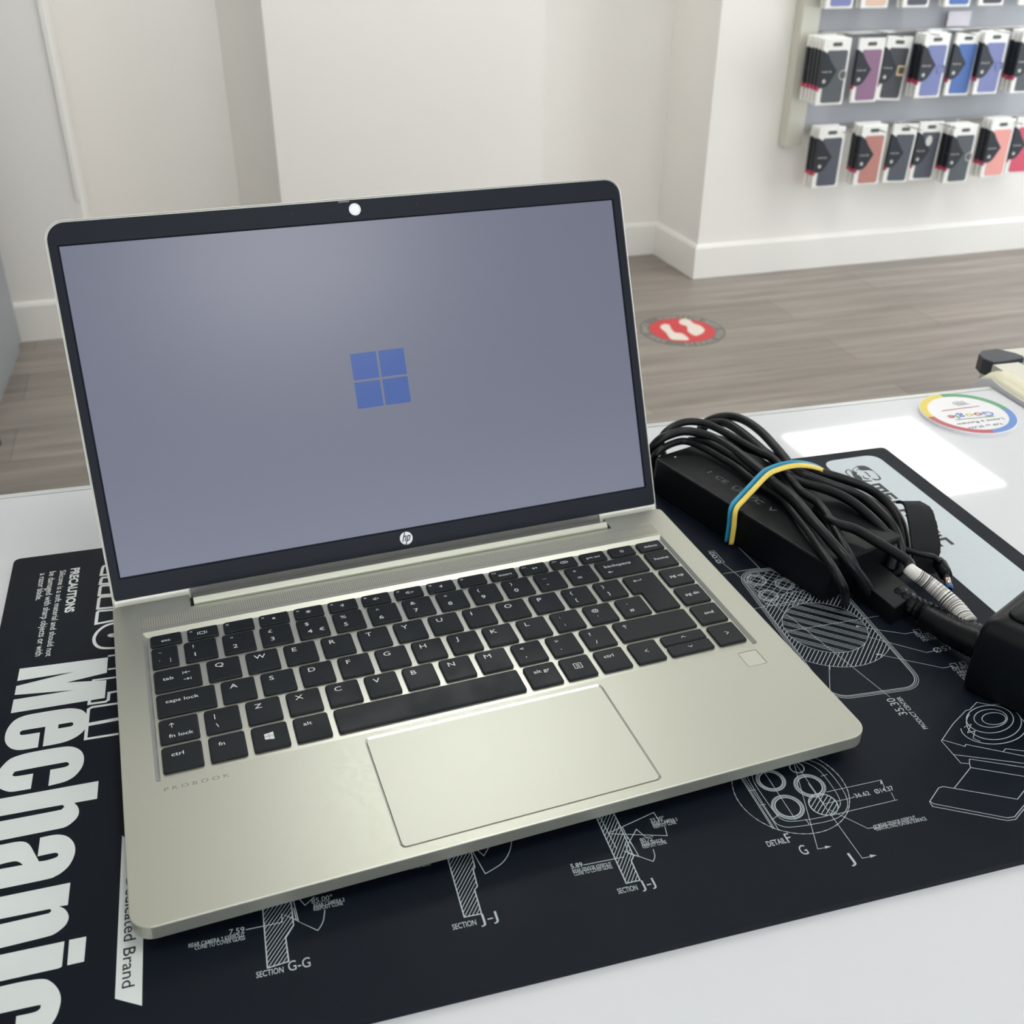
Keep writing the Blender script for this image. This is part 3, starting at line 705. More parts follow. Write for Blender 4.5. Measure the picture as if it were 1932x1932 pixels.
# silver chin at the two lid arms
bm = NB(); box(bm, .9, -18, -.6, 39.6, -12.0, .35, .15, 1); obj('chin', lidmesh(bm), 'alulid', LT)
bm = NB(); box(bm, 40.2, -18, -.6, 282.6, -12.0, .12, .1, 1); obj('hinge_strip', lidmesh(bm), 'hinge_dark', LT)
bm = NB(); box(bm, 283.0, -18, -.6, 321.0, -12.0, .35, .15, 1); obj('chin', lidmesh(bm), 'alulid', LT)
# ------------------------------------------------------------------ the repair mat and its print
ZM = -14.0; Z1 = ZM + .03
MT = emptyL('work_mat', (225, 110, -17), 'black printed repair mat with white lettering and phone drawings under the laptop', 'mat')
mq = [(-75.5, -41.5), (505, -84.5), (526.2, 259.8), (-55, 303.4)]
def roundq(q, r=4, n=4):
    out = []
    for i in range(len(q)):
        a = Vector(q[i - 1]); b = Vector(q[i]); c = Vector(q[(i + 1) % len(q)])
        p = b + (a - b).normalized() * r; s = b + (c - b).normalized() * r
        for k in range(n + 1):
            t = k / n; v = p * (1 - t) ** 2 + b * 2 * t * (1 - t) + s * t * t; out.append((v.x, v.y))
    return out
obj('rubber_sheet', slab(NB(), roundq(mq), -17, ZM, .3), 'mat', MT)
def mp(off, s, pts): return [tuple(px(off[0] + p[0] / s, off[1] + p[1] / s, ZM)[:2]) + tuple(p[2:]) for p in pts]
CA = ((0, 1220), 8.05); CB = ((0, 1440), 8.05); CC = ((0, 1660), 6.662); CD = ((0, 1030), 8.05)
CP = ((1320, 1000), 2.927); CS = ((340, 1420), 1.894); CL = ((1580, 820), 9.66)
def letter(cr, loops):
    return [smooth2(mp(cr[0], cr[1], lp), 5) for lp in loops]
K = 1
LET = [
 ('M', CA, [[(300, 337, K), (1640, 163, K), (1622, 397, K), (1005, 545, K), (1617, 510, K), (1592, 780, K), (165, 1012, K), (207, 806, K), (1130, 660, K), (222, 735, K), (247, 600, K), (1135, 380, K), (262, 522, K)]]),
 ('e', CA, [[(650, 1517, K), (900, 1470), (1060, 1420), (1190, 1350), (1280, 1268), (1330, 1170), (1335, 1080), (1300, 1005), (1220, 955), (1080, 938), (900, 955), (500, 1022), (340, 1062), (220, 1122), (130, 1222), (82, 1330), (75, 1425), (110, 1500), (190, 1555), (320, 1570), (575, 1530, K), (608, 1303, K), (360, 1341), (312, 1338), (300, 1312), (325, 1283), (390, 1266), (690, 1217, K)],
            [(890, 1182, K), (1070, 1152), (1105, 1158), (1115, 1180), (1090, 1205), (1040, 1218), (882, 1245, K)]]),
 ('c', CB, [[(735, 345, K), (880, 310), (1010, 270), (1130, 200), (1220, 100), (1265, 10), (1275, -90), (1245, -170), (1180, -222), (1080, -252), (900, -241), (500, -171), (300, -121), (150, -61), (40, 40), (-40, 150), (-75, 260), (-60, 330), (0, 385), (100, 425), (200, 432), (468, 388, K), (505, 157, K), (260, 197), (205, 195), (190, 180), (215, 145), (290, 115), (940, -6), (1020, -14), (1050, 10), (1030, 40), (960, 64), (765, 100, K)]]),
 ('h', CB, [[(1497, 270, K), (1475, 540, K), (1125, 603, K), (1175, 650), (1200, 720), (1185, 800), (1120, 880), (1000, 965), (820, 1010), (0, 1175, K), (-230, 1225, K), (-170, 918, K), (840, 725), (940, 695), (975, 660), (950, 640), (890, 643), (-130, 829, K), (-90, 558, K)]]),
 ('a', CB, [[(610, 1132, K), (780, 1095), (900, 1085), (1010, 1108), (1090, 1168), (1135, 1250), (1140, 1350), (1105, 1460), (1040, 1565), (950, 1650), (850, 1712), (700, 1765), (0, 1910, K), (-385, 1992, K), (-350, 1720, K), (-330, 1330), (-200, 1270), (0, 1243), (200, 1203), (320, 1190), (400, 1205), (460, 1255), (520, 1360), (592, 1492, K), (680, 1482), (800, 1450), (870, 1420), (885, 1385), (860, 1362), (790, 1368), (572, 1415, K)],
            [(350, 1545, K), (0, 1610, K), (-150, 1640), (-170, 1600), (0, 1540), (120, 1508), (230, 1490), (295, 1505)]]),
 ('n', CC, [[(885, 35, K), (853, 316, K), (745, 335, K), (810, 365), (855, 425), (862, 490), (830, 560), (770, 620), (680, 682), (560, 722), (0, 860, K), (-300, 930, K), (-250, 618, K), (540, 438), (620, 415), (645, 385), (620, 368), (560, 380), (-230, 540, K), (-190, 256, K)]]),
 ('i', CC, [[(810, 773, K), (778, 1090, K), (740, 1112, K), (-350, 1355, K), (-300, 1008, K)]]),
 ('dot', CC, [[(1085, 712, K), (1057, 1027, K), (845, 1075, K), (870, 757, K)]]),
 ('c', CC, [[(-300, 1410, K), (0, 1343), (300, 1277), (540, 1247), (650, 1288), (730, 1375), (765, 1480), (750, 1600), (700, 1735), (620, 1840), (500, 1925), (180, 1990, K), (205, 1715, K), (430, 1665), (500, 1622), (508, 1592), (470, 1578), (0, 1682, K), (-300, 1748, K)]]),
]
for nm, cr, loops in LET:
    obj('bold_letter', fill(NB(), letter(cr, loops), Z1), 'print', MT)
bm = NB(); fill(bm, [mp(*CC, [(1445, 1495), (1785, 1583), (1800, 700), (1835, -300), (1535, -560)])], Z1); obj('ribbon_band', bm, 'print', MT)
def tx(bm, s, cr, p0, p1, cap=None, capto=None, z=Z1 + .02, bold=0, flip=1):
    a, b = [Vector(q) for q in mp(*cr, [p0, p1])]
    if capto: c_ = Vector(mp(*cr, [capto])[0]); cap = abs((c_ - a).cross((b - a).normalized())) if hasattr(c_, 'cross') else cap
    text(bm, s, along(a, b, z, flip), cap=cap, width=(b - a).length, bold=bold)
# ribbon text
bm = NB(); a, b = [Vector(q) for q in mp(*CC, [(1552, 868), (1532, 1372)])]
k = (b - a).length / text_geo('Brand')[2]; full = text_geo('Dedicated Brand')[2] * k; st = b - (b - a).normalized() * full
text(bm, 'Dedicated Brand', along(st, b, Z1 + .02), cap=4.6, width=full, bold=.006); obj('ribbon_lettering', bm, 'printdark', MT)
bm = NB()
tx(bm, 'PRECAUTIONS', CD, (1082, 345), (983, 1018), capto=(1215, 340), bold=.035)
for s, p0, p1, ct in (('Silicone is a soft material and should not', (915, 378), (690, 1683), (1008, 370)), ('be damaged with sharp objects or with', (757, 395), (533, 1680), (858, 388)), ('a razor blade.', (612, 422), (540, 832), (712, 415))):
    tx(bm, s, CD, p0, p1, capto=ct, bold=.006)
obj('precaution_lettering', bm, 'print', MT)
bm = NB(); wl = 1.7
for pts in ([(1720, 290), (1580, 305), (1560, 330), (1535, 445), (1720, 425)], [(1750, 465), (1560, 483), (1540, 500), (1520, 580), (1780, 560)], [(1780, 590), (1545, 607), (1525, 625), (1505, 752), (1790, 728)], [(1800, 755), (1530, 777), (1505, 800), (1483, 955), (1800, 925)], [(1800, 965), (1500, 990), (1480, 1010), (1457, 1185), (1800, 1120)]):
    stroke(bm, mp(*CD, pts), wl, Z1)
stroke(bm, smooth2(mp(*CD, [(1800, 1160), (1620, 1205), (1500, 1285), (1435, 1380), (1432, 1460), (1480, 1525), (1580, 1553), (1800, 1548)]), 5, closed=False), wl, Z1)
fill(bm, [smooth2(mp(*CD, [(1632, 1362), (1670, 1335), (1760, 1325), (1790, 1360), (1750, 1385), (1670, 1385)]), 5)], Z1)
for pts, w in (([(1640, 145), (1800, 122)], 1.3), ([(1640, 345), (1800, 325)], 1.2), ([(1400, 512), (1620, 485), (1800, 460)], 1.3), ([(1360, 815), (1352, 872), (1600, 838), (1645, 810), (1655, 702), (1800, 675)], 1.5), ([(1800, 860), (1400, 920), (1345, 950), (1325, 1160), (1300, 1405), (1800, 1325)], 1.5), ([(1335, 1185), (1800, 1098)], 2.3)):
    stroke(bm, mp(*CA, pts), w, Z1 + .01)
obj('outline_lettering', bm, 'print', MT)

# technical drawings ---------------------------------------------------
def P2(p): return Vector(mp(*CP, [p])[0])
LW = .27
bm = NB()
tl, bl, br = P2((193, 232)), P2((722, 945)), P2((1262, 868)); ux = (br - bl); uy = (tl - bl); wph, hph = ux.length, uy.length; ex = ux / wph; ey = uy / hph
def ph(x, y): v = bl + ex * x + ey * y; return (v.x, v.y)
for d_, w in ((0, LW), (1.0, LW), (1.9, .4)): stroke(bm, [ph(x, y) for x, y in rrect(d_, d_, wph - d_, hph - d_, 12 - d_, 8)], w, Z1, closed=True)
cc = P2((700, 530)); r1 = (P2((938, 575)) - cc).length; r2 = r1 * 1.52
cx_, cy_ = (cc - bl).dot(ex), (cc - bl).dot(ey)
stroke(bm, [ph(x, y) for x, y in circle(cx_, cy_, r1, 60)], LW, Z1, closed=True)
def clipx(x): return max(1.9, min(wph - 1.9, x))
oc = [(x, y) for x, y in circle(cx_, cy_, r2, 80) if 1.9 < x < wph - 1.9]
lowarc = sorted([p for p in oc if p[1] < cy_]); uparc = sorted([p for p in oc if p[1] > cy_])
stroke(bm, [ph(*p) for p in lowarc], LW, Z1); stroke(bm, [ph(*p) for p in uparc], LW, Z1)
# slanted hatching between inner and outer circle
dirh = (P2((700, 795)) - P2((760, 670))); dirh = Vector((dirh.dot(ex), dirh.dot(ey))).normalized(); nh = Vector((-dirh.y, dirh.x)); C0 = Vector((cx_, cy_))
def inring(p):
    r = (p - C0).length; return r1 < r < r2 and 1.9 < p.x < wph - 1.9
i = -r2
while i < r2:
    t = -r2; seg = None
    while t <= r2:
        p = C0 + nh * i + dirh * t
        if inring(p):
            if seg is None: seg = [p, p]
            seg[1] = p
        elif seg: stroke(bm, [ph(*seg[0]), ph(*seg[1])], .36, Z1); seg = None
        t += .5
    if seg: stroke(bm, [ph(*seg[0]), ph(*seg[1])], .36, Z1)
    i += 1.95
# stripes inside
dirs = (P2((900, 500)) - P2((520, 405))); dirs = Vector((dirs.dot(ex), dirs.dot(ey))).normalized(); ns = Vector((-dirs.y, dirs.x))
for gidx in range(-4, 5):
    for j in (-1, 0, 1):
        o_ = gidx * r1 * .27 + j * 1.25
        if abs(o_) < r1 - .5:
            h = math.sqrt(r1 * r1 - o_ * o_); a = C0 + ns * o_ - dirs * h; b = C0 + ns * o_ + dirs * h; stroke(bm, [ph(*a), ph(*b)], .28, Z1)
obj('phone_drawing', bm, 'line', MT)
bm = NB()   # plateau crosshatch and rings
py0 = (P2((340, 432)) - bl).dot(ey); pl = rrect(3, py0, wph * .62, hph - 3, 9, 6)
stroke(bm, [ph(*p) for p in pl], LW, Z1, closed=True)
for s_ in (1, -1):
    i = -60
    while i < 60:
        seg = None; t = -60
        while t < 60:
            p = Vector(((3 + wph * .62) / 2, (py0 + hph - 3) / 2)) + Vector((1, .9 * s_)).normalized() * t + Vector((-.9 * s_, 1)).normalized() * i
            if 3.5 < p.x < wph * .62 - .5 and py0 + .5 < p.y < hph - 3.5:
                seg = [seg[0] if seg else p, p]
            elif seg: stroke(bm, [ph(*seg[0]), ph(*seg[1])], .24, Z1); seg = None
            t += .8
        i += 3.4
for q in ((315, 277), (470, 300), (380, 362)):
    c_ = P2(q); 
    for r_ in (3.7, 4.9, 5.6): stroke(bm, circle(c_.x, c_.y, r_, 30), .34, Z1 + .01, closed=True)
obj('camera_plateau_drawing', bm, 'line', MT)
def lines(bm, cr, L_, w=LW):
    for l in L_: stroke(bm, mp(*cr, l), w, Z1 + .01)
bm = NB()
lines(bm, CP, [[(130, 185), (1050, 922)], [(215, 95), (335, 215)], [(130, 242), (330, 210)], [(300, 435), (570, 385)], [(480, 560), (1100, 456)], [(865, 530), (940, 545), (1135, 573), (1200, 562)], [(935, 592), (1255, 677), (1292, 668)], [(975, 685), (1345, 762), (1395, 752)], [(715, 750), (720, 890)],
  [(48, 118), (80, 115), (137, 178), (105, 185), (48, 118)], [(1178, 552), (1212, 548), (1225, 568), (1192, 574), (1178, 552)], [(1380, 740), (1412, 735), (1428, 757), (1396, 762), (1380, 740)], [(1430, 730), (1460, 726), (1474, 745), (1444, 750), (1430, 730)]])
for a, b, c in (((865, 526), (890, 533), (865, 536)), ((975, 682), (1010, 688), (978, 692)), ((712, 750), (718, 745), (722, 775))): fill(bm, [mp(*CP, [a, b, c])], Z1 + .02)
tx(bm, '35.30', CP, (1150, 1018), (1070, 926), cap=4.6); tx(bm, 'PRODUCT CENTER', CP, (1262, 1096), (1107, 920), cap=2.5, bold=.01)
tx(bm, '0.00', CP, (124, 178), (76, 120), cap=3.4)
for s, p0, p1 in (('DO NOT', (1205, 590), (1300, 572)), ('AREA WITH', (1222, 602), (1345, 578)), ('MATERIALS', (1238, 616), (1372, 590)), ('DO NOT ON', (1405, 778), (1545, 750)), ('AREA WITH', (1425, 795), (1560, 768)), ('PERMEABLE', (1442, 812), (1580, 785)), ('EXCEPT', (1460, 828), (1550, 810))):
    tx(bm, s, CP, p0, p1, cap=2.0)
tx(bm, 'Ø57.50', CP, (1305, 678), (1470, 645), cap=4.0)
tx(bm, '5', CP, (1195, 572), (1206, 570), cap=1.8); tx(bm, '6', CP, (1398, 760), (1408, 758), cap=1.8); tx(bm, '7', CP, (1447, 748), (1457, 746), cap=1.8)
obj('phone_notes', bm, 'line', MT)
# detail F: round camera detail
bm = NB()
def fitc(pts):
    pts = [P2(p) for p in pts]; n = len(pts); A = Matrix(((0, 0, 0),) * 3); rhs = Vector((0, 0, 0))
    for p in pts:
        v = Vector((2 * p.x, 2 * p.y, 1)); rv = p.x ** 2 + p.y ** 2
        for a in range(3):
            rhs[a] += v[a] * rv
            for b in range(3): A[a][b] += v[a] * v[b]
    s = A.inverted() @ rhs; return s.x, s.y, math.sqrt(s.z + s.x ** 2 + s.y ** 2)
fx, fy, fr = fitc([(172, 1390), (210, 1480), (300, 1580), (420, 1650), (560, 1681), (740, 1640), (815, 1560), (828, 1500), (790, 1390)])
dash = circle(fx, fy, fr, 96)
for i in range(0, 96, 2): stroke(bm, [dash[i], dash[(i + 1) % 96], ], .38, Z1)
stroke(bm, dash, .22, Z1, closed=True)
lines(bm, CP, [[(245, 1365), (300, 1450), (420, 1630), (437, 1660)], [(235, 1368), (415, 1652)], [(228, 1370), (405, 1650)]])
for q in ([(590, 1265), (680, 1305), (760, 1390), (815, 1490), (800, 1560), (720, 1605), (520, 1640), (440, 1630), (400, 1590), (300, 1430), (255, 1350)], [(520, 1265), (620, 1300), (690, 1360), (770, 1480), (765, 1540), (700, 1580), (530, 1608), (460, 1600), (415, 1560), (310, 1410), (290, 1355)]):
    stroke(bm, smooth2(mp(*CP, q), 5, closed=False), LW, Z1)
for q, rad in (((393, 1383), 80), ((608, 1412), 85), ((487, 1530), 88)):
    c_ = P2(q); r_ = (P2((q[0] + rad, q[1])) - c_).length
    for f_, w in ((1, .35), (.92, .35), (.8, .6)): stroke(bm, circle(c_.x, c_.y, r_ * f_, 36), w, Z1, closed=True)
c_ = P2((537, 1313)); stroke(bm, circle(c_.x, c_.y, 3.2, 24), .5, Z1, closed=True)
c_ = P2((683, 1515)); r_ = (P2((763, 1520)) - c_).length; stroke(bm, circle(c_.x, c_.y, r_, 36), .5, Z1, closed=True)
hd = (P2((640, 1560)) - P2((700, 1460))).normalized(); hn = Vector((-hd.y, hd.x)); i = -r_ + .8
while i < r_:
    h = math.sqrt(max(0, r_ * r_ - i * i)); a = c_ + hn * i - hd * h; b = c_ + hn * i + hd * h; stroke(bm, [(a.x, a.y), (b.x, b.y)], .34, Z1); i += 1.7
lines(bm, CP, [[(520, 1285), (652, 1762), (700, 1753)], [(345, 1320), (530, 1600)], [(600, 1400), (898, 1813), (950, 1803)], [(530, 1290), (690, 1520)], [(700, 1447), (1002, 1381), (1022, 1425)], [(720, 1578), (1092, 1490)], [(1058, 1450), (1078, 1490)], [(690, 1512), (848, 1478)], [(710, 1542), (928, 1648), (962, 1643)], [(670, 1360), (705, 1350)], [(330, 1520), (365, 1515)], [(400, 1600), (440, 1570)], [(585, 1597), (605, 1625)], [(270, 1440), (310, 1435)]])
for a, b, c in (((690, 1745), (728, 1747), (695, 1760)), ((938, 1793), (978, 1796), (945, 1810)), ((998, 1383), (1012, 1395), (1000, 1405))): fill(bm, [mp(*CP, [a, b, c])], Z1 + .02)
lines(bm, CP, [[(960, 1632), (988, 1628), (992, 1648), (965, 1653), (960, 1632)]])
tx(bm, '-36.62', CP, (850, 1482), (945, 1462), cap=2.4, bold=.01); tx(bm, 'Ø14.37', CP, (975, 1457), (1077, 1435), cap=2.6, bold=.01)
tx(bm, 'REAR SENSOR KEEPOUT', CP, (998, 1642), (1200, 1595), cap=2.0, bold=.006); tx(bm, 'CONTACTING PLATEAU SURFACE', CP, (977, 1662), (1257, 1602), cap=2.0, bold=.006)
tx(bm, '3', CP, (970, 1648), (982, 1646), cap=1.8)
tx(bm, 'DETAIL', CP, (380, 1750), (484, 1727), cap=3.0, bold=.01); tx(bm, 'F', CP, (492, 1728), (518, 1722), cap=5.2); tx(bm, 'G', CP, (570, 1797), (608, 1787), cap=5.2); tx(bm, 'J', CP, (832, 1842), (862, 1834), cap=5.2)
obj('camera_detail_drawing', bm, 'line', MT)
bm = NB()
lines(bm, CP, [[(1335, 1165), (1375, 1105), (1402, 1068), (1470, 997), (1492, 992), (1530, 952), (1612, 967), (1640, 962), (1800, 985)], [(1335, 1165), (1442, 1287), (1490, 1290)], [(1490, 1290), (1490, 1265), (1800, 1312)], [(1338, 1158), (1465, 1195), (1470, 1184), (1800, 1250)], [(1400, 1240), (1800, 1290)],
  [(1490, 1290), (1496, 1312), (1405, 1427), (1345, 1417), (1320, 1424), (1270, 1500), (1286, 1527), (1700, 1605), (1745, 1598), (1800, 1530)], [(1496, 1312), (1800, 1362)], [(1405, 1427), (1755, 1487), (1800, 1430)], [(1272, 1498), (1292, 1512), (1700, 1590), (1740, 1583), (1800, 1510)], [(1675, 1225), (1690, 1208), (1800, 1222)], [(1460, 1090), (1500, 1072), (1480, 1120), (1520, 1110), (1510, 1150), (1550, 1168)]], .34)
for cx0, cy0, rx0, ry0, a0, a1 in ((1625, 1042, 66, 33, 0, 2 * PI), (1607, 1040, 92, 50, 0, 2 * PI), (1603, 1045, 130, 76, 0, 2 * PI), (1625, 1062, 152, 96, -1.2, PI * 1.15), (1622, 1090, 180, 92, -.6, PI * .98)):
    n = 48; pts = [(cx0 + rx0 * math.cos(a0 + (a1 - a0) * i / n), cy0 + ry0 * math.sin(a0 + (a1 - a0) * i / n)) for i in range(n + 1)]
    lines(bm, CP, [pts], .42)
obj('part_drawing', bm, 'line', MT)
# sections along the front edge
def hatch(bm, poly, step=1.3, ang=None, w=.3):
    V_ = [Vector(p) for p in mp(*CS, poly)]; stroke(bm, [tuple(v) for v in V_], .5, Z1, closed=True)
    d = Vector((math.cos(ang), math.sin(ang))); n_ = Vector((-d.y, d.x)); mn = min(v.dot(n_) for v in V_); mx_ = max(v.dot(n_) for v in V_); o_ = mn + .4
    while o_ < mx_:
        xs = []
        for i in range(len(V_)):
            a, b = V_[i], V_[(i + 1) % len(V_)]; fa, fb = a.dot(n_) - o_, b.dot(n_) - o_
            if fa * fb < 0: xs.append((a + (b - a) * (fa / (fa - fb))).dot(d))
        xs.sort()
        for i in range(0, len(xs) - 1, 2):
            p, q = n_ * o_ + d * xs[i], n_ * o_ + d * xs[i + 1]; stroke(bm, [tuple(p), tuple(q)], w, Z1)
        o_ += step
bm = NB()
hatch(bm, [(290, 500), (312, 770), (388, 746), (377, 662), (405, 617), (393, 500)], ang=.85)
lines(bm, CS, [[(400, 510), (422, 600), (362, 576), (492, 636)], [(235, 633), (366, 606)], [(418, 515), (446, 546), (480, 515)], [(362, 576), (365, 606)], [(405, 555), (415, 598)]], .34)
stroke(bm, smooth2(mp(*CS, [(492, 636), (510, 605), (517, 562)]), 5, closed=False), .34, Z1)
for s, p0, p1, cp_, bo in (('7.59', (175, 652), (230, 641), 2.6, 0), ('REAR CAMERA 2 KEEPOUT', (30, 698), (231, 656), 1.9, .006), ('CONE TO COVER GLASS', (52, 706), (232, 668), 1.9, .006), ('85.00°', (470, 541), (545, 525), 2.6, 0), ('REAR CAMERA 2', (478, 555), (588, 531), 1.9, .006), ('KEEPOUT CONE', (478, 566), (582, 544), 1.9, .006), ('SECTION', (272, 806), (370, 785), 2.6, .008), ('G-G', (387, 782), (467, 764), 4.4, .0)):
    tx(bm, s, CS, p0, p1, cap=cp_, bold=bo)
obj('section_drawing', bm, 'line', MT)
bm = NB()
hatch(bm, [(945, 340), (1015, 588), (1077, 576), (1052, 490), (1062, 478), (1047, 418), (1053, 410), (1034, 330)], ang=.85)
lines(bm, CS, [[(1040, 345), (1090, 433), (1100, 428)], [(1052, 340), (1085, 369), (1108, 330)]], .34)
stroke(bm, smooth2(mp(*CS, [(1090, 433), (1150, 395), (1178, 350), (1186, 300)]), 5, closed=False), .34, Z1)
for s, p0, p1, cp_, bo in (('CONTACT TO COVER GLASS', (740, 436), (895, 402), 1.9, .006), ('SECTION', (975, 634), (1060, 615), 2.6, .008), ('J-J', (1074, 613), (1138, 597), 4.4, .0)):
    tx(bm, s, CS, p0, p1, cap=cp_, bold=bo)
obj('section_drawing', bm, 'line', MT)
bm = NB()
hatch(bm, [(1475, 205), (1594, 467), (1643, 456), (1612, 387), (1620, 370), (1566, 250), (1535, 190)], ang=.85)
lines(bm, CS, [[(1530, 288), (1692, 214), (1712, 245)], [(1528, 290), (1740, 297), (1732, 265)], [(1440, 402), (1586, 373)], [(1585, 352), (1690, 389)], [(1598, 332), (1630, 274), (1668, 306)], [(1598, 300), (1640, 372), (1600, 360), (1590, 320)], [(1500, 230), (1560, 345)], [(1580, 265), (1600, 310)], [(1606, 318), (1625, 345)]], .34)
stroke(bm, smooth2(mp(*CS, [(1690, 389), (1696, 370), (1690, 345)]), 5, closed=False), .34, Z1)
for s, p0, p1, cp_, bo in (('33.20°', (1683, 251), (1732, 241), 2.4, 0), ('REAR CAMERA 3', (1690, 262), (1778, 243), 1.9, .006), ('KEEPOUT CONE', (1694, 271), (1774, 254), 1.9, .006), ('80.75°', (1647, 322), (1696, 312), 2.4, 0), ('REAR SENSOR', (1652, 334), (1728, 318), 1.9, .006), ('KEEPOUT CONE', (1655, 343), (1740, 325), 1.9, .006), ('5.89', (1398, 415), (1440, 407), 2.4, .01), ('REAR SENSOR KEEPOUT', (1405, 431), (1543, 403), 1.9, .006), ('CONE TO COVER GLASS', (1410, 441), (1546, 413), 1.9, .006), ('SECTION', (1567, 505), (1637, 490), 2.6, .008), ('J-J', (1650, 488), (1701, 475), 4.2, .0)):
    tx(bm, s, CS, p0, p1, cap=cp_, bold=bo)
obj('section_drawing', bm, 'line', MT)
# silver panel with the maker's emblem
def L2d(u, v): return Vector(px(u, v, ZM)[:2])
ra, rb = L2d(1700, 896), L2d(1932, 1079); rd = (rb - ra).normalized()       # right edge
ta = L2d(1600, 864.5); tb = L2d(1480, 884); 
la = L2d(1799, 1087); rn = Vector((rd.y, -rd.x)); wd_ = abs((la - ra).dot(rn)); s_ = 1 if (la - ra).dot(rn) > 0 else -1
tdir = -rn * -s_
topc = ra + rd * ((ta - ra).dot(rd))        # corner where top edge meets the right edge
q0 = topc; q1 = topc + rn * s_ * wd_; q2 = q1 + rd * 330; q3 = q0 + rd * 330
q2 = q1 + rd * 322; q3 = q0 + rd * 322
bm = NB(); fill(bm, [roundq([tuple(q3), tuple(q0), tuple(q1), tuple(q2)], 10, 8)], Z1); obj('silver_panel', bm, 'silverprint', MT)
bm = NB()
for lp in ([(340, 575), (420, 568), (500, 572), (590, 612), (690, 690), (780, 775), (795, 800), (775, 828), (700, 835), (650, 820), (625, 790), (660, 805), (745, 810), (758, 790), (700, 715), (640, 665), (560, 650), (470, 655), (395, 640), (385, 600)],
           [(262, 640), (300, 665), (355, 690), (358, 730), (400, 745), (452, 795), (470, 832), (625, 838), (620, 852), (520, 860), (430, 850), (375, 838), (330, 790), (285, 720)],
           [(480, 682), (530, 690), (580, 740), (612, 772), (580, 768), (540, 722)], [(458, 738), (500, 785), (575, 800), (580, 815), (520, 812), (470, 790)]):
    fill(bm, [smooth2(mp(*CL, lp), 3)], Z1 + .03)
stroke(bm, smooth2(mp(*CL, [(385, 868), (300, 812), (210, 745), (155, 690), (168, 650), (215, 643), (258, 685), (300, 760), (370, 838)]), 4, closed=False), .9, Z1 + .04)
stroke(bm, smooth2(mp(*CL, [(270, 655), (300, 620), (345, 590), (380, 625), (340, 660)]), 4, closed=False), .5, Z1 + .04)
obj('emblem', bm, 'printdark', MT)
bm = NB(); b0, b1 = L2d(1634.3, 915.5), L2d(1779, 1035.5); cap_ = abs((L2d(1658, 911.5) - b0).dot(Vector((rd.y, -rd.x)))); mf = along(b0, b1, Z1 + .03); Lw = (b1 - b0).length
GL = {'M': (1.25, [[(0, 0), (0, 1), (1.25, 1), (1.25, 0)], [(.62, 1), (.62, 0)]]), 'E': (.85, [[(.95, 1), (0, 1), (0, 0), (.95, 0)], [(0, .5), (.85, .5)]]), 'C': (.9, [[(.95, 1), (0, 1), (0, 0), (.95, 0)]]), 'H': (.9, [[(0, 1), (0, 0)], [(.9, 1), (.9, 0)], [(0, .5), (.9, .5)]]), 'A': (1.0, [[(0, 0), (0, .4), (.45, 1), (1.0, 1), (1.0, 0)], [(0, .38), (1, .38)]]), 'N': (.9, [[(0, 0), (0, 1), (.9, 1), (.9, 0)]]), 'I': (.05, [[(0, 0), (0, 1)]])}
tw = sum(GL[c][0] + .5 for c in 'MECHANIC'); sc2 = Lw / tw; xx = .15 * sc2
for ch in 'MECHANIC':
    w_, st_ = GL[ch]
    for l in st_:
        pts = [mf(xx + a * sc2, (.1 + b * .82) * cap_) for a, b in l]; stroke(bm, [(p[0], p[1]) for p in pts], cap_ * .26, Z1 + .03)
    xx += (w_ + .5) * sc2
obj('maker_lettering', bm, 'printdark', MT)
bm = NB(); c_ = L2d(1936, 1143)
for r_ in (6.5, 4.6): stroke(bm, circle(c_.x, c_.y, r_, 30), .8, Z1 + .03, closed=True)
obj('round_mark', bm, 'printdark', MT)
# ------------------------------------------------------------------ charger, mains lead, bands, strap, plug
def pz(pts): return [px(u, v, z) for u, v, z in pts]
def cable(bm, pts, r, n=7, seg=12):
    tube(bm, smooth3(pz(pts), n), r, seg); return bm
CH = emptyL('laptop_charger', (380, 190, -14), 'black laptop charger brick wrapped in its own cable beside the laptop', 'charger')
A_ = Vector((338.4, 256.0)); dB = Vector((.227, -.974)).normalized(); nB = Vector((.974, .227)).normalized()
def bq(s, t): v = A_ + dB * s + nB * t; return (v.x, v.y)
def bloop(d, z, r=3): return [(x, y, z) for x, y in roundq([bq(151 - d, d), bq(151 - d, 60 - d), bq(d, 60 - d), bq(d, d)], r, 3)]
bm = NB(); loft(bm, [bloop(1.2, -14), bloop(.2, -12.6), bloop(0, -2), bloop(0, 9.9), bloop(.35, 10.8), bloop(1.1, 11.1)]); obj('brick', bm, 'plastic', CH)
bm = NB(); text(bm, 'I  CE  UL  FC  V', along(bq(34, 15), bq(96, 15), 11.16), cap=4.2, width=58)
for s_ in (60, 73): stroke(bm, [bq(s_ + 3.4 * math.cos(a), 17 + 3.4 * math.sin(a)) for a in [2 * PI * i / 20 for i in range(20)]], .4, 11.16, closed=True)
obj('moulded_marks', bm, 'emboss', CH)
bm = NB(); fill(bm, [circle(*bq(7, 12), .7, 10)], 11.16); obj('status_dot', bm, 'print', CH)
bm = NB()
S1 = [(1233, 878, -2), (1234, 862, 9), (1247, 848, 14), (1274, 835, 15), (1297, 833, 15), (1328, 845, 15), (1361, 863, 15), (1395, 884, 15), (1421, 905, 16), (1442, 919, 15), (1476, 941, 15), (1505, 976, 15), (1530, 1009, 15), (1556, 1048, 14.5), (1578, 1082, 13), (1592, 1110, 6), (1595, 1130, -6), (1592, 1138, -13)]
cable(bm, S1, 2.4); obj('dc_cable', bm, 'rubber', CH, smooth=True)
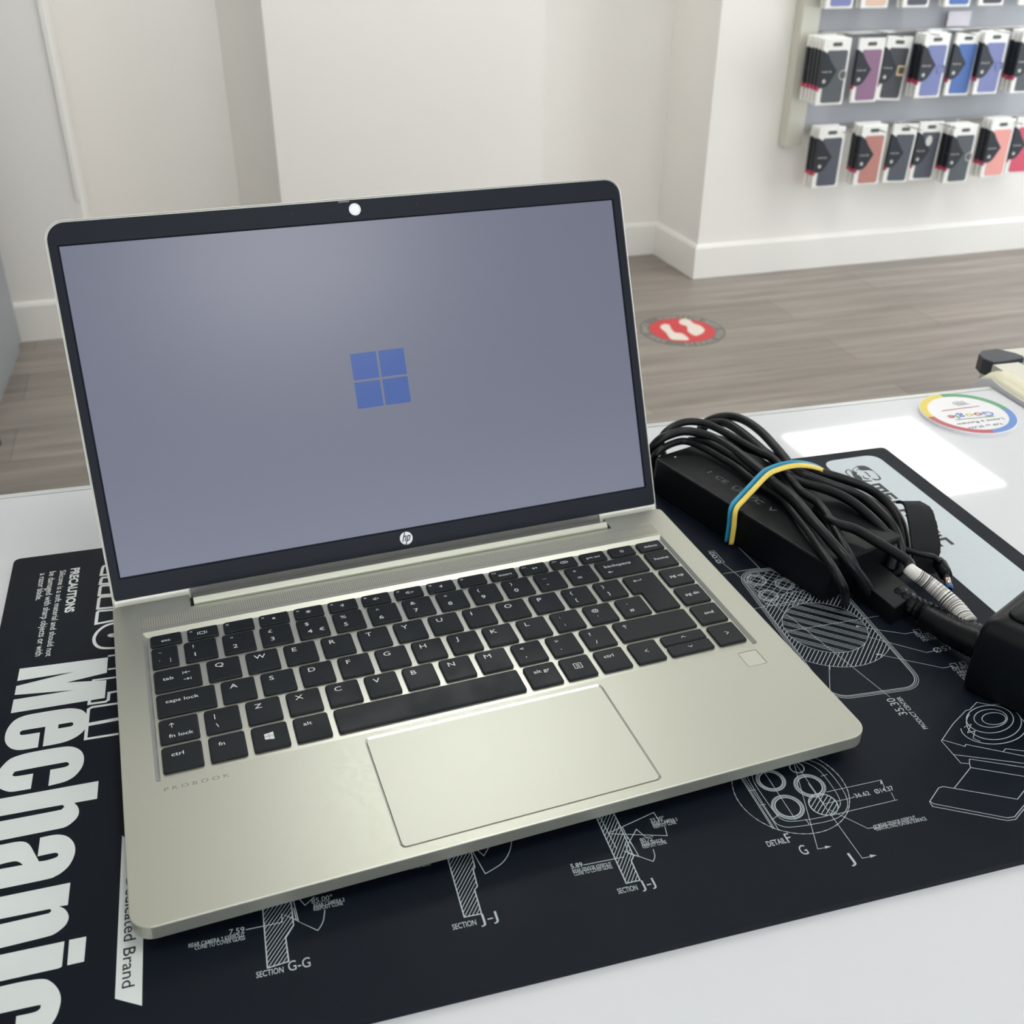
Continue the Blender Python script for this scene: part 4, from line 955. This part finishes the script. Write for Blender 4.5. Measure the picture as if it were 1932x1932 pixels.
bm = NB()
S3 = [(1252, 860, 0), (1247, 838, 13), (1252, 820, 20), (1271, 804, 24), (1295, 796, 25), (1321, 797, 25), (1348, 806, 24), (1382, 824, 23), (1422, 847, 22), (1462, 868, 21), (1484, 893, 20), (1512, 928, 19), (1541, 948, 17), (1563, 976, 16), (1585, 1016, 14), (1605, 1053, 12), (1622, 1088, 2), (1634, 1112, -7), (1655, 1122, -9)]
cable(bm, S3, 2.5); obj('dc_cable', bm, 'rubber', CH, smooth=True)
bm = NB()
cable(bm, [(1700, 1035, 2), (1735, 1045, 2), (1760, 1050, 0), (1773, 1060, -2)], 1.7); obj('dc_cable', bm, 'rubber', CH, smooth=True)
bm = NB(); tube(bm, pz([(1768, 1057, -4), (1774, 1065, -5), (1781, 1078, -6), (1785, 1086, -6.5)]), [3.0, 3.9, 3.9, 3.5], 18); k_ = obj('barrel_plug', bm, 'plastic', CH, smooth=True)
bm = NB(); tube(bm, pz([(1785, 1086, -6.5), (1790, 1106, -7.5)]), 1.9, 16); obj('contact_sleeve', bm, 'steel', k_, smooth=True, label='shiny steel sleeve')
bm = NB(); tube(bm, pz([(1790, 1105, -7.5), (1791.5, 1111, -7.8)]), 2.15, 16); obj('blue_tip', bm, 'bluering', k_, smooth=True)
bm = NB(); tube(bm, pz([(1791.5, 1111, -7.8), (1791.7, 1111.8, -7.85)]), 1.4, 14); obj('tip_bore', bm, 'black', k_)

ML = emptyL('mains_lead', (430, 120, -14), 'coiled black mains lead with barcode label and plug on the mat', 'cable')
def strand(pts, r=3.0):
    bm = NB(); cable(bm, pts, r); obj('cable_loop', bm, 'rubber', ML, smooth=True)
strand([(1240, 905, -9), (1230, 872, -1), (1229, 852, 9), (1236, 838, 15), (1254, 824, 20), (1285, 814, 22), (1314, 816, 22), (1348, 827, 21), (1382, 847, 21), (1415, 872, 21), (1443, 895, 21), (1460, 911, 21), (1498, 941, 20), (1534, 983, 19), (1570, 1024, 17), (1599, 1058, 12), (1626, 1092, 2), (1645, 1120, -7), (1668, 1132, -9)])
strand([(1330, 835, -5), (1322, 815, 8), (1328, 800, 15), (1352, 788, 20), (1381, 786, 22), (1408, 795, 23), (1435, 814, 23), (1460, 840, 22), (1482, 866, 22), (1498, 886, 22), (1526, 899, 20), (1570, 916, 18), (1621, 935, 15), (1657, 964, 12), (1686, 998, 8), (1700, 1041, 2), (1698, 1075, -6), (1680, 1085, -10)], 2.9)
strand([(1325, 850, -2), (1325, 812, 12), (1341, 799, 17), (1368, 798, 19), (1395, 813, 19), (1420, 833, 19), (1445, 855, 19), (1469, 875, 20), (1490, 897, 20), (1515, 910, 18), (1563, 925, 17), (1607, 947, 16), (1650, 983, 12), (1675, 1012, 8), (1685, 1045, 2), (1678, 1075, -6)])
strand([(1310, 850, 8), (1340, 830, 14), (1375, 834, 17), (1422, 849, 18), (1470, 868, 17), (1510, 882, 16), (1540, 890, 15), (1585, 902, 12), (1636, 921, 8), (1672, 947, 5), (1698, 983, 2), (1708, 1019, -2), (1709, 1048, -6), (1700, 1070, -9)])
strand([(1400, 838, 4), (1425, 842, 10), (1452, 856, 14), (1485, 878, 15), (1520, 893, 14), (1560, 908, 11), (1612, 928, 8), (1655, 953, 5), (1690, 990, 0), (1703, 1030, -4)], 2.2)
strand([(1300, 830, 15), (1330, 832, 18), (1360, 846, 19), (1400, 872, 18), (1440, 908, 15), (1480, 938, 14)], 2.2)
strand([(1540, 960, 12), (1560, 976, 15), (1578, 988, 17), (1614, 999, 17), (1657, 1024, 16), (1690, 1044, 15), (1715, 1062, 14), (1719, 1078, 12), (1749, 1098, 8), (1775, 1119, 5), (1802, 1144, 2), (1826, 1172, 0), (1845, 1200, 0)], 2.9)
# barcode label wrapped along the lead
LBL = smooth3(pz([(1708, 1066, 13.5), (1722, 1079, 12), (1749, 1098, 8), (1775, 1119, 5), (1802, 1144, 2), (1822, 1169, 1), (1830, 1180, 0)]), 8)[4:-4]
bm = NB(); n = len(LBL); tube(bm, LBL, [3.5 + 1.5 * (i / n) for i in range(n)], 20); k_ = obj('barcode_label', bm, 'label', ML, smooth=True, label='white barcode label wrapped round the lead')
bm = NB(); random.seed(7); i = 7.0
def lat(t):
    t = max(0, min(n - 1.001, t)); a = int(t); return LBL[a].lerp(LBL[a + 1], t - a)
while i < n - 2.2:
    w_ = random.choice((.16, .16, .3, .5)); tube(bm, [lat(i), lat(i + w_)], 3.56 + 1.5 * ((i + w_) / n), 20); i += w_ + random.choice((.3, .5, .8, 1.1))
obj('barcode', bm, 'printdark', k_)
# appliance connector and its ribbed boot
bm = NB()
def blk(pts4, z0, z1): slab(bm, roundq([tuple(px(u, v, z1)[:2]) for u, v in pts4], 2, 2), z0, z1, .6)
blk([(1600, 1076), (1688, 1148), (1732, 1120), (1646, 1050)], -14, -2.5)
obj('appliance_connector', bm, 'plastic', ML)
bm = NB()
cb = smooth3(pz([(1690, 1122, -7), (1725, 1145, -7), (1755, 1160, -7)]), 8)
tube(bm, cb, [6.4 if (i % 3) else 5.2 for i in range(len(cb))], 14); obj('connector_boot', bm, 'plugb', ML)
bm = NB(); cb = smooth3(pz([(1748, 1160, -6), (1785, 1182, -5), (1815, 1198, -4), (1855, 1215, -2)]), 9)
tube(bm, cb, [7.2 + i * .09 if (i % 2) else 6.2 + i * .09 for i in range(len(cb))], 18); obj('plug_boot', bm, 'plugb', ML, smooth=True)
bm = NB()
P0 = Vector((395.5, 24.5)); pa = Vector((.46, -.89)).normalized(); pb = Vector((.93, .37)).normalized()
def pq(a, b): v = P0 + pa * a + pb * b; return (v.x, v.y)
def plp(d, z, r): return [(x, y, z) for x, y in roundq([pq(d, d), pq(52 - d, d), pq(52 - d, 50 - d), pq(d, 50 - d)], r, 5)]
loft(bm, [plp(2, -14, 4), plp(.4, -12, 4), plp(0, -4, 4), plp(.6, 22, 4.5), plp(1.6, 27, 5), plp(4.5, 30.2, 6), plp(9, 31.2, 6)]); obj('plug', bm, 'plugb', ML, smooth=True)
bm = NB(); loft(bm, [plp(7.5, 31.2, 7), plp(8.5, 32.6, 7), plp(12, 33.2, 6)]); obj('plug_cover', bm, 'plastic', ML, smooth=True)

# two rubber bands
BP = [(1371, 1022, -12.5), (1376, 990, 0), (1380, 957, 12.2), (1396, 937, 16), (1412, 920, 20), (1440, 891, 26), (1460, 881, 28), (1482, 875, 28.5), (1504, 873, 28), (1530, 877, 22), (1550, 886, 12), (1556, 900, -4), (1555, 908, -12)]
def band(name, off, m, lab):
    bm = NB(); pts = smooth3(pz([(u + off[0], v + off[1], z) for u, v, z in BP]), 6); tube(bm, pts, 1.6, 10, flat=.38)
    o = obj('rubber_band', bm, m, None, smooth=True, base=M_L @ px(1371, 1022, -12)); tagp(o, lab, 'rubber band')
band('b', (0, 0), 'bandb', 'blue rubber band stretched over the charger and coiled cables')
band('y', (8.5, 5), 'bandy', 'yellow rubber band stretched over the charger and coiled cables')
# hook-and-loop strap
bm = NB()
Le = [(1690, 950, 12), (1704, 953, 16), (1712, 985, 12), (1716, 1010, 7), (1719, 1036, 2), (1719, 1060, -4), (1716, 1085, -12)]
Re = [(1736, 950, 10), (1754, 962, 12), (1763, 985, 9), (1768, 1008, 5), (1771, 1032, 0), (1768, 1055, -6), (1762, 1080, -13)]
L3, R3 = smooth3(pz(Le), 8), smooth3(pz(Re), 8); random.seed(3)
rg = []
for i in range(len(L3)):
    w_ = (R3[i] - L3[i]); t_ = (L3[min(i + 1, len(L3) - 1)] - L3[max(i - 1, 0)]).normalized(); nn = w_.normalized().cross(t_).normalized()
    if nn.z < 0: nn = -nn
    j = random.uniform(-.35, .35); b = R3[i] + w_.normalized() * j; a = L3[i]
    rg.append([a, b, b + nn * 1.6, a + nn * 1.6])
loft(bm, rg); o = obj('cable_strap', bm, 'velcro', None, base=M_L @ px(1716, 1085, -13)); tagp(o, 'black fuzzy hook-and-loop strap wrapped round the right side of the cable coil', 'strap')
# ------------------------------------------------------------------ slatwall with phone case packs
SW = empty('slatwall_panel', (3.2, YB, .5), 0, 'grey slatwall display panel with pale frame hung on the back wall', 'display panel')
obj('board', box(NB(), 2.19, YB - .02, .515, 4.25, YB - .001, 2.2), 'slat', SW, 'W')
bm = NB(); box(bm, 2.125, YB - .045, .466, 2.198, YB - .001, 2.2, .004, 1); obj('side_frame', bm, 'frame', SW, 'W', label='pale side frame')
def rail(z):
    w_ = 'bottom' if z < .7 else 'middle'
    e = empty('hanging_rail', (3.2, YB - .03, z), 0, w_ + ' metal rail of the slatwall holding the %s row of packs' % w_, 'rail', 'slatwall rails')
    obj('bar', box(NB(), 2.2, YB - .038, z - .006, 4.25, YB - .0215, z + .008, .002, 1), 'hook', e, 'W')
    for i in range(7):
        x = 2.30 + i * .145; bm = NB(); box(bm, x, YB - .17, z - .002, x + .004, YB - .038, z + .002); obj('hook', bm, 'hook', e, 'W')
rail(.525); rail(.832)
def mkpack(case_m, lab, group):
    e = empty('phone_case_pack', (0, 0, 0), 0, lab, 'phone case', group)
    obj('blister', box(NB(), 0, -.009, 0, .104, .003, .208, .002, 1), 'pack', e, 'W')
    bm = NB(); loft(bm, [[(x, -.0105, z) for x, z in rrect(.017, .008, .095, .172, .008, 3)], [(x, -.008, z) for x, z in rrect(.017, .008, .095, .172, .008, 3)]]); obj('phone_case', bm, case_m, e, 'W')
    bm = NB(); pts = smooth2([(-.0006, .174, 1), (.02, .160), (.034, .140), (.062, .108, 1), (.036, .066), (.014, .056), (-.0006, .055, 1)], 4)
    loft(bm, [[(x, -.0118, z) for x, z in pts], [(x, -.0098, z) for x, z in pts]]); box(bm, -.0007, -.0112, .055, .0005, .0034, .172)
    k = obj('sleeve', bm, 'packblack', e, 'W')
    bm = NB()
    text(bm, 'PHONE CASE', lambda s, t: (.006 + s, -.0121, .104 + t), cap=.005, width=.036)
    q = [(.018 + .009 * math.sin(a) * f, .077 + .009 * math.cos(a) * f) for a, f in [(2 * PI * i / 10, 1 if i % 2 == 0 else .4) for i in range(10)]]
    bv = [bm.verts.new((x, -.0121, z)) for x, z in q]; bm.faces.new(bv); obj('sleeve_print', bm, 'label', k, 'W')
    bm = NB(); box(bm, -.0009, -.0118, .046, .003, .0036, .060); obj('stripe', bm, 'packpink', e, 'W')
    bm = NB(); loft(bm, [[(x, y, z) for x, z in rrect(.034, .184, .070, .196, .005, 3)] for y in (-.0096, -.0085)]); obj('hang_hole', bm, 'groove', e, 'W')
    return e
def extra(e, kind):
    if kind in ('ring', 'ringb'):
        bm = NB(); n = 24; rr = [[(.086 + (r * math.cos(2 * PI * i / n)), y, .095 + r * math.sin(2 * PI * i / n)) for i in range(n)] for r, y in ((.016, -.0108), (.016, -.013), (.012, -.013), (.012, -.0108))]
        loft(bm, rr, cap=(False, False)); obj('ring_holder', bm, 'hook' if kind == 'ring' else 'case_lilac', e, 'W')
    if kind == 'gold':
        bm = NB(); loft(bm, [[(x, y, z) for x, z in rrect(.062 + d, .082 + d, .098 - d, .116 - d, .005, 3)] for d, y in ((0, -.0108), (0, -.013), (.006, -.013), (.006, -.0108))], cap=(False, False)); obj('buckle', bm, 'gold', e, 'W')
    if kind == 'dot':
        bm = NB(); loft(bm, [[(x, y, z) for x, z in circle(.050, .142, .013, 20, ry=.018)] for y in (-.0125, -.0105)]); obj('round_badge', bm, 'label', e, 'W')
for nm, c in (('case_slate', (88, 94, 98)), ('case_charcoal', (84, 88, 98)), ('case_purple', (146, 110, 140)), ('case_lilac', (128, 136, 186)), ('case_blue', (84, 118, 184)), ('case_coral', (190, 132, 122)), ('case_pink', (240, 168, 160)), ('case_red', (218, 92, 116)), ('case_dark', (70, 74, 80)), ('case_peach', (228, 196, 176))):
    M[nm] = mat(nm, c, .5, noise=(60, .04))
ROW = {1: 'top', 2: 'middle', 3: 'bottom'}
C4 = ((1480, 0), 4.274)
# row, colour words, material, extra, BL, BR (crop pixels of the front pack), packs in the stack, tilt
PK = [
 (2, 'dark slate', 'case_slate', 'ring', (235, 850), (500, 850), 5, 0, 'with a ring holder, leftmost'),
 (2, 'purple', 'case_purple', None, (515, 828), (705, 835), 1, .0, 'second from the left'),
 (2, 'charcoal', 'case_dark', 'gold', (715, 805), (915, 800), 1, .05, 'with a gold buckle, beside the purple one'),
 (2, 'lilac blue', 'case_lilac', 'ringb', (1030, 792), (1260, 802), 3, 0, 'right of the gold buckle one'),
 (2, 'bright blue', 'case_blue', None, (1270, 770), (1460, 772), 1, .02, 'between the two lilac blue ones'),
 (2, 'lilac blue', 'case_lilac', 'ringb', (1500, 762), (1750, 772), 2, 0, 'right of the bright blue one'),
 (2, 'dark slate', 'case_slate', None, (1800, 752), (2030, 750), 3, 0, 'at the right picture edge'),
 (3, 'charcoal', 'case_charcoal', None, (205, 1518), (430, 1522), 3, 0, 'leftmost, under the frame corner'),
 (3, 'coral', 'case_coral', None, (540, 1495), (760, 1512), 3, 0, 'second from the left'),
 (3, 'dark grey', 'case_charcoal', None, (775, 1472), (970, 1482), 1, .04, 'between the coral one and the one with a white circle'),
 (3, 'navy grey', 'case_charcoal', 'dot', (985, 1452), (1175, 1452), 1, .03, 'with a white circle'),
 (3, 'dark slate', 'case_slate', 'ring', (1262, 1480), (1480, 1485), 3, 0, 'with a ring holder, beside the pink one'),
 (3, 'pink', 'case_pink', None, (1560, 1432), (1730, 1442), 3, 0, 'between the ring holder one and the red one'),
 (3, 'red', 'case_red', None, (1755, 1402), (1960, 1412), 1, .02, 'at the right picture edge'),
 (1, 'grey blue', 'case_lilac', None, (315, 72), (558, 75), 2, 0, 'leftmost, only its lower end visible'),
 (1, 'peach', 'case_peach', None, (600, 68), (850, 66), 2, 0, 'beside the leftmost grey blue one'),
 (1, 'grey blue', 'case_charcoal', None, (935, 62), (1190, 68), 2, 0, 'right of the peach one'),
 (1, 'blue', 'case_blue', None, (1272, 56), (1510, 62), 2, 0, 'above the price card'),
 (1, 'dark', 'case_dark', None, (1545, 46), (1800, 50), 1, 0, 'right of the blue one'),
 (1, 'white', 'pack', None, (1870, 42), (2100, 44), 1, 0, 'at the right picture edge'),
]
NEAR = {'with a ring holder, leftmost': 'at the left end', 'right of the gold buckle one': 'right of the gold buckle', 'right of the bright blue one': 'right of the bright blue', 'at the right picture edge': 'at the picture edge', 'leftmost, under the frame corner': 'at the left end', 'second from the left': 'second from left', 'with a ring holder, beside the pink one': 'beside the pink one', 'between the ring holder one and the red one': 'left of the red one', 'leftmost, only its lower end visible': 'at the left end', 'beside the leftmost grey blue one': 'second from left', 'right of the peach one': 'right of the peach one', 'above the price card': 'above the price card'}
SHORT = {'leftmost, only its lower end visible': 'leftmost', 'between the coral one and the one with a white circle': 'just right of the coral one', 'between the ring holder one and the red one': 'left of the red one', 'with a ring holder, beside the pink one': 'with ring, beside the pink', 'beside the leftmost grey blue one': 'second from left', 'leftmost, under the frame corner': 'leftmost', 'with a gold buckle, beside the purple one': 'with a gold buckle'}
for r_, cw, cm, ex_, bl_, br_, N_, tl_, pos in PK:
    g_ = ROW[r_] + ' row of hanging phone case packs'
    e = mkpack(cm, 'phone case pack with %s case, %s, %s row' % (cw, SHORT.get(pos, pos), ROW[r_]), g_)
    if ex_: extra(e, ex_)
    yf = YB - .030 - .0225 * N_ - .02
    a = pw(C4[0][0] + bl_[0] / C4[1], C4[0][1] + bl_[1] / C4[1], yf); b = pw(C4[0][0] + br_[0] / C4[1], C4[0][1] + br_[1] / C4[1], yf)
    sx_ = max(.8, min(1.06, (b.x - a.x) / .104)) if (b.x - a.x) > .05 else 1
    e.location = (a.x, yf, a.z); e.rotation_euler = (0, tl_, 0); 
    for i in range(1, N_):
        c = copy_tree(e, (a.x + random.uniform(-.003, .001), yf + .0225 * i, a.z + random.uniform(-.003, .003)))
        c['label'] = 'phone case pack behind the %s one %s, %s row' % (cw, NEAR[pos], ROW[r_])
a = pw(1785, 52, YB - .042); b = pw(1832, 30, YB - .042)
tagp(obj('price_card', box(NB(), a.x, YB - .043, .845, b.x, YB - .040, .893), 'card', None, 'W', base=(a.x, YB - .041, .838)), 'small white price card standing on the middle rail above the blue cases', 'price card')
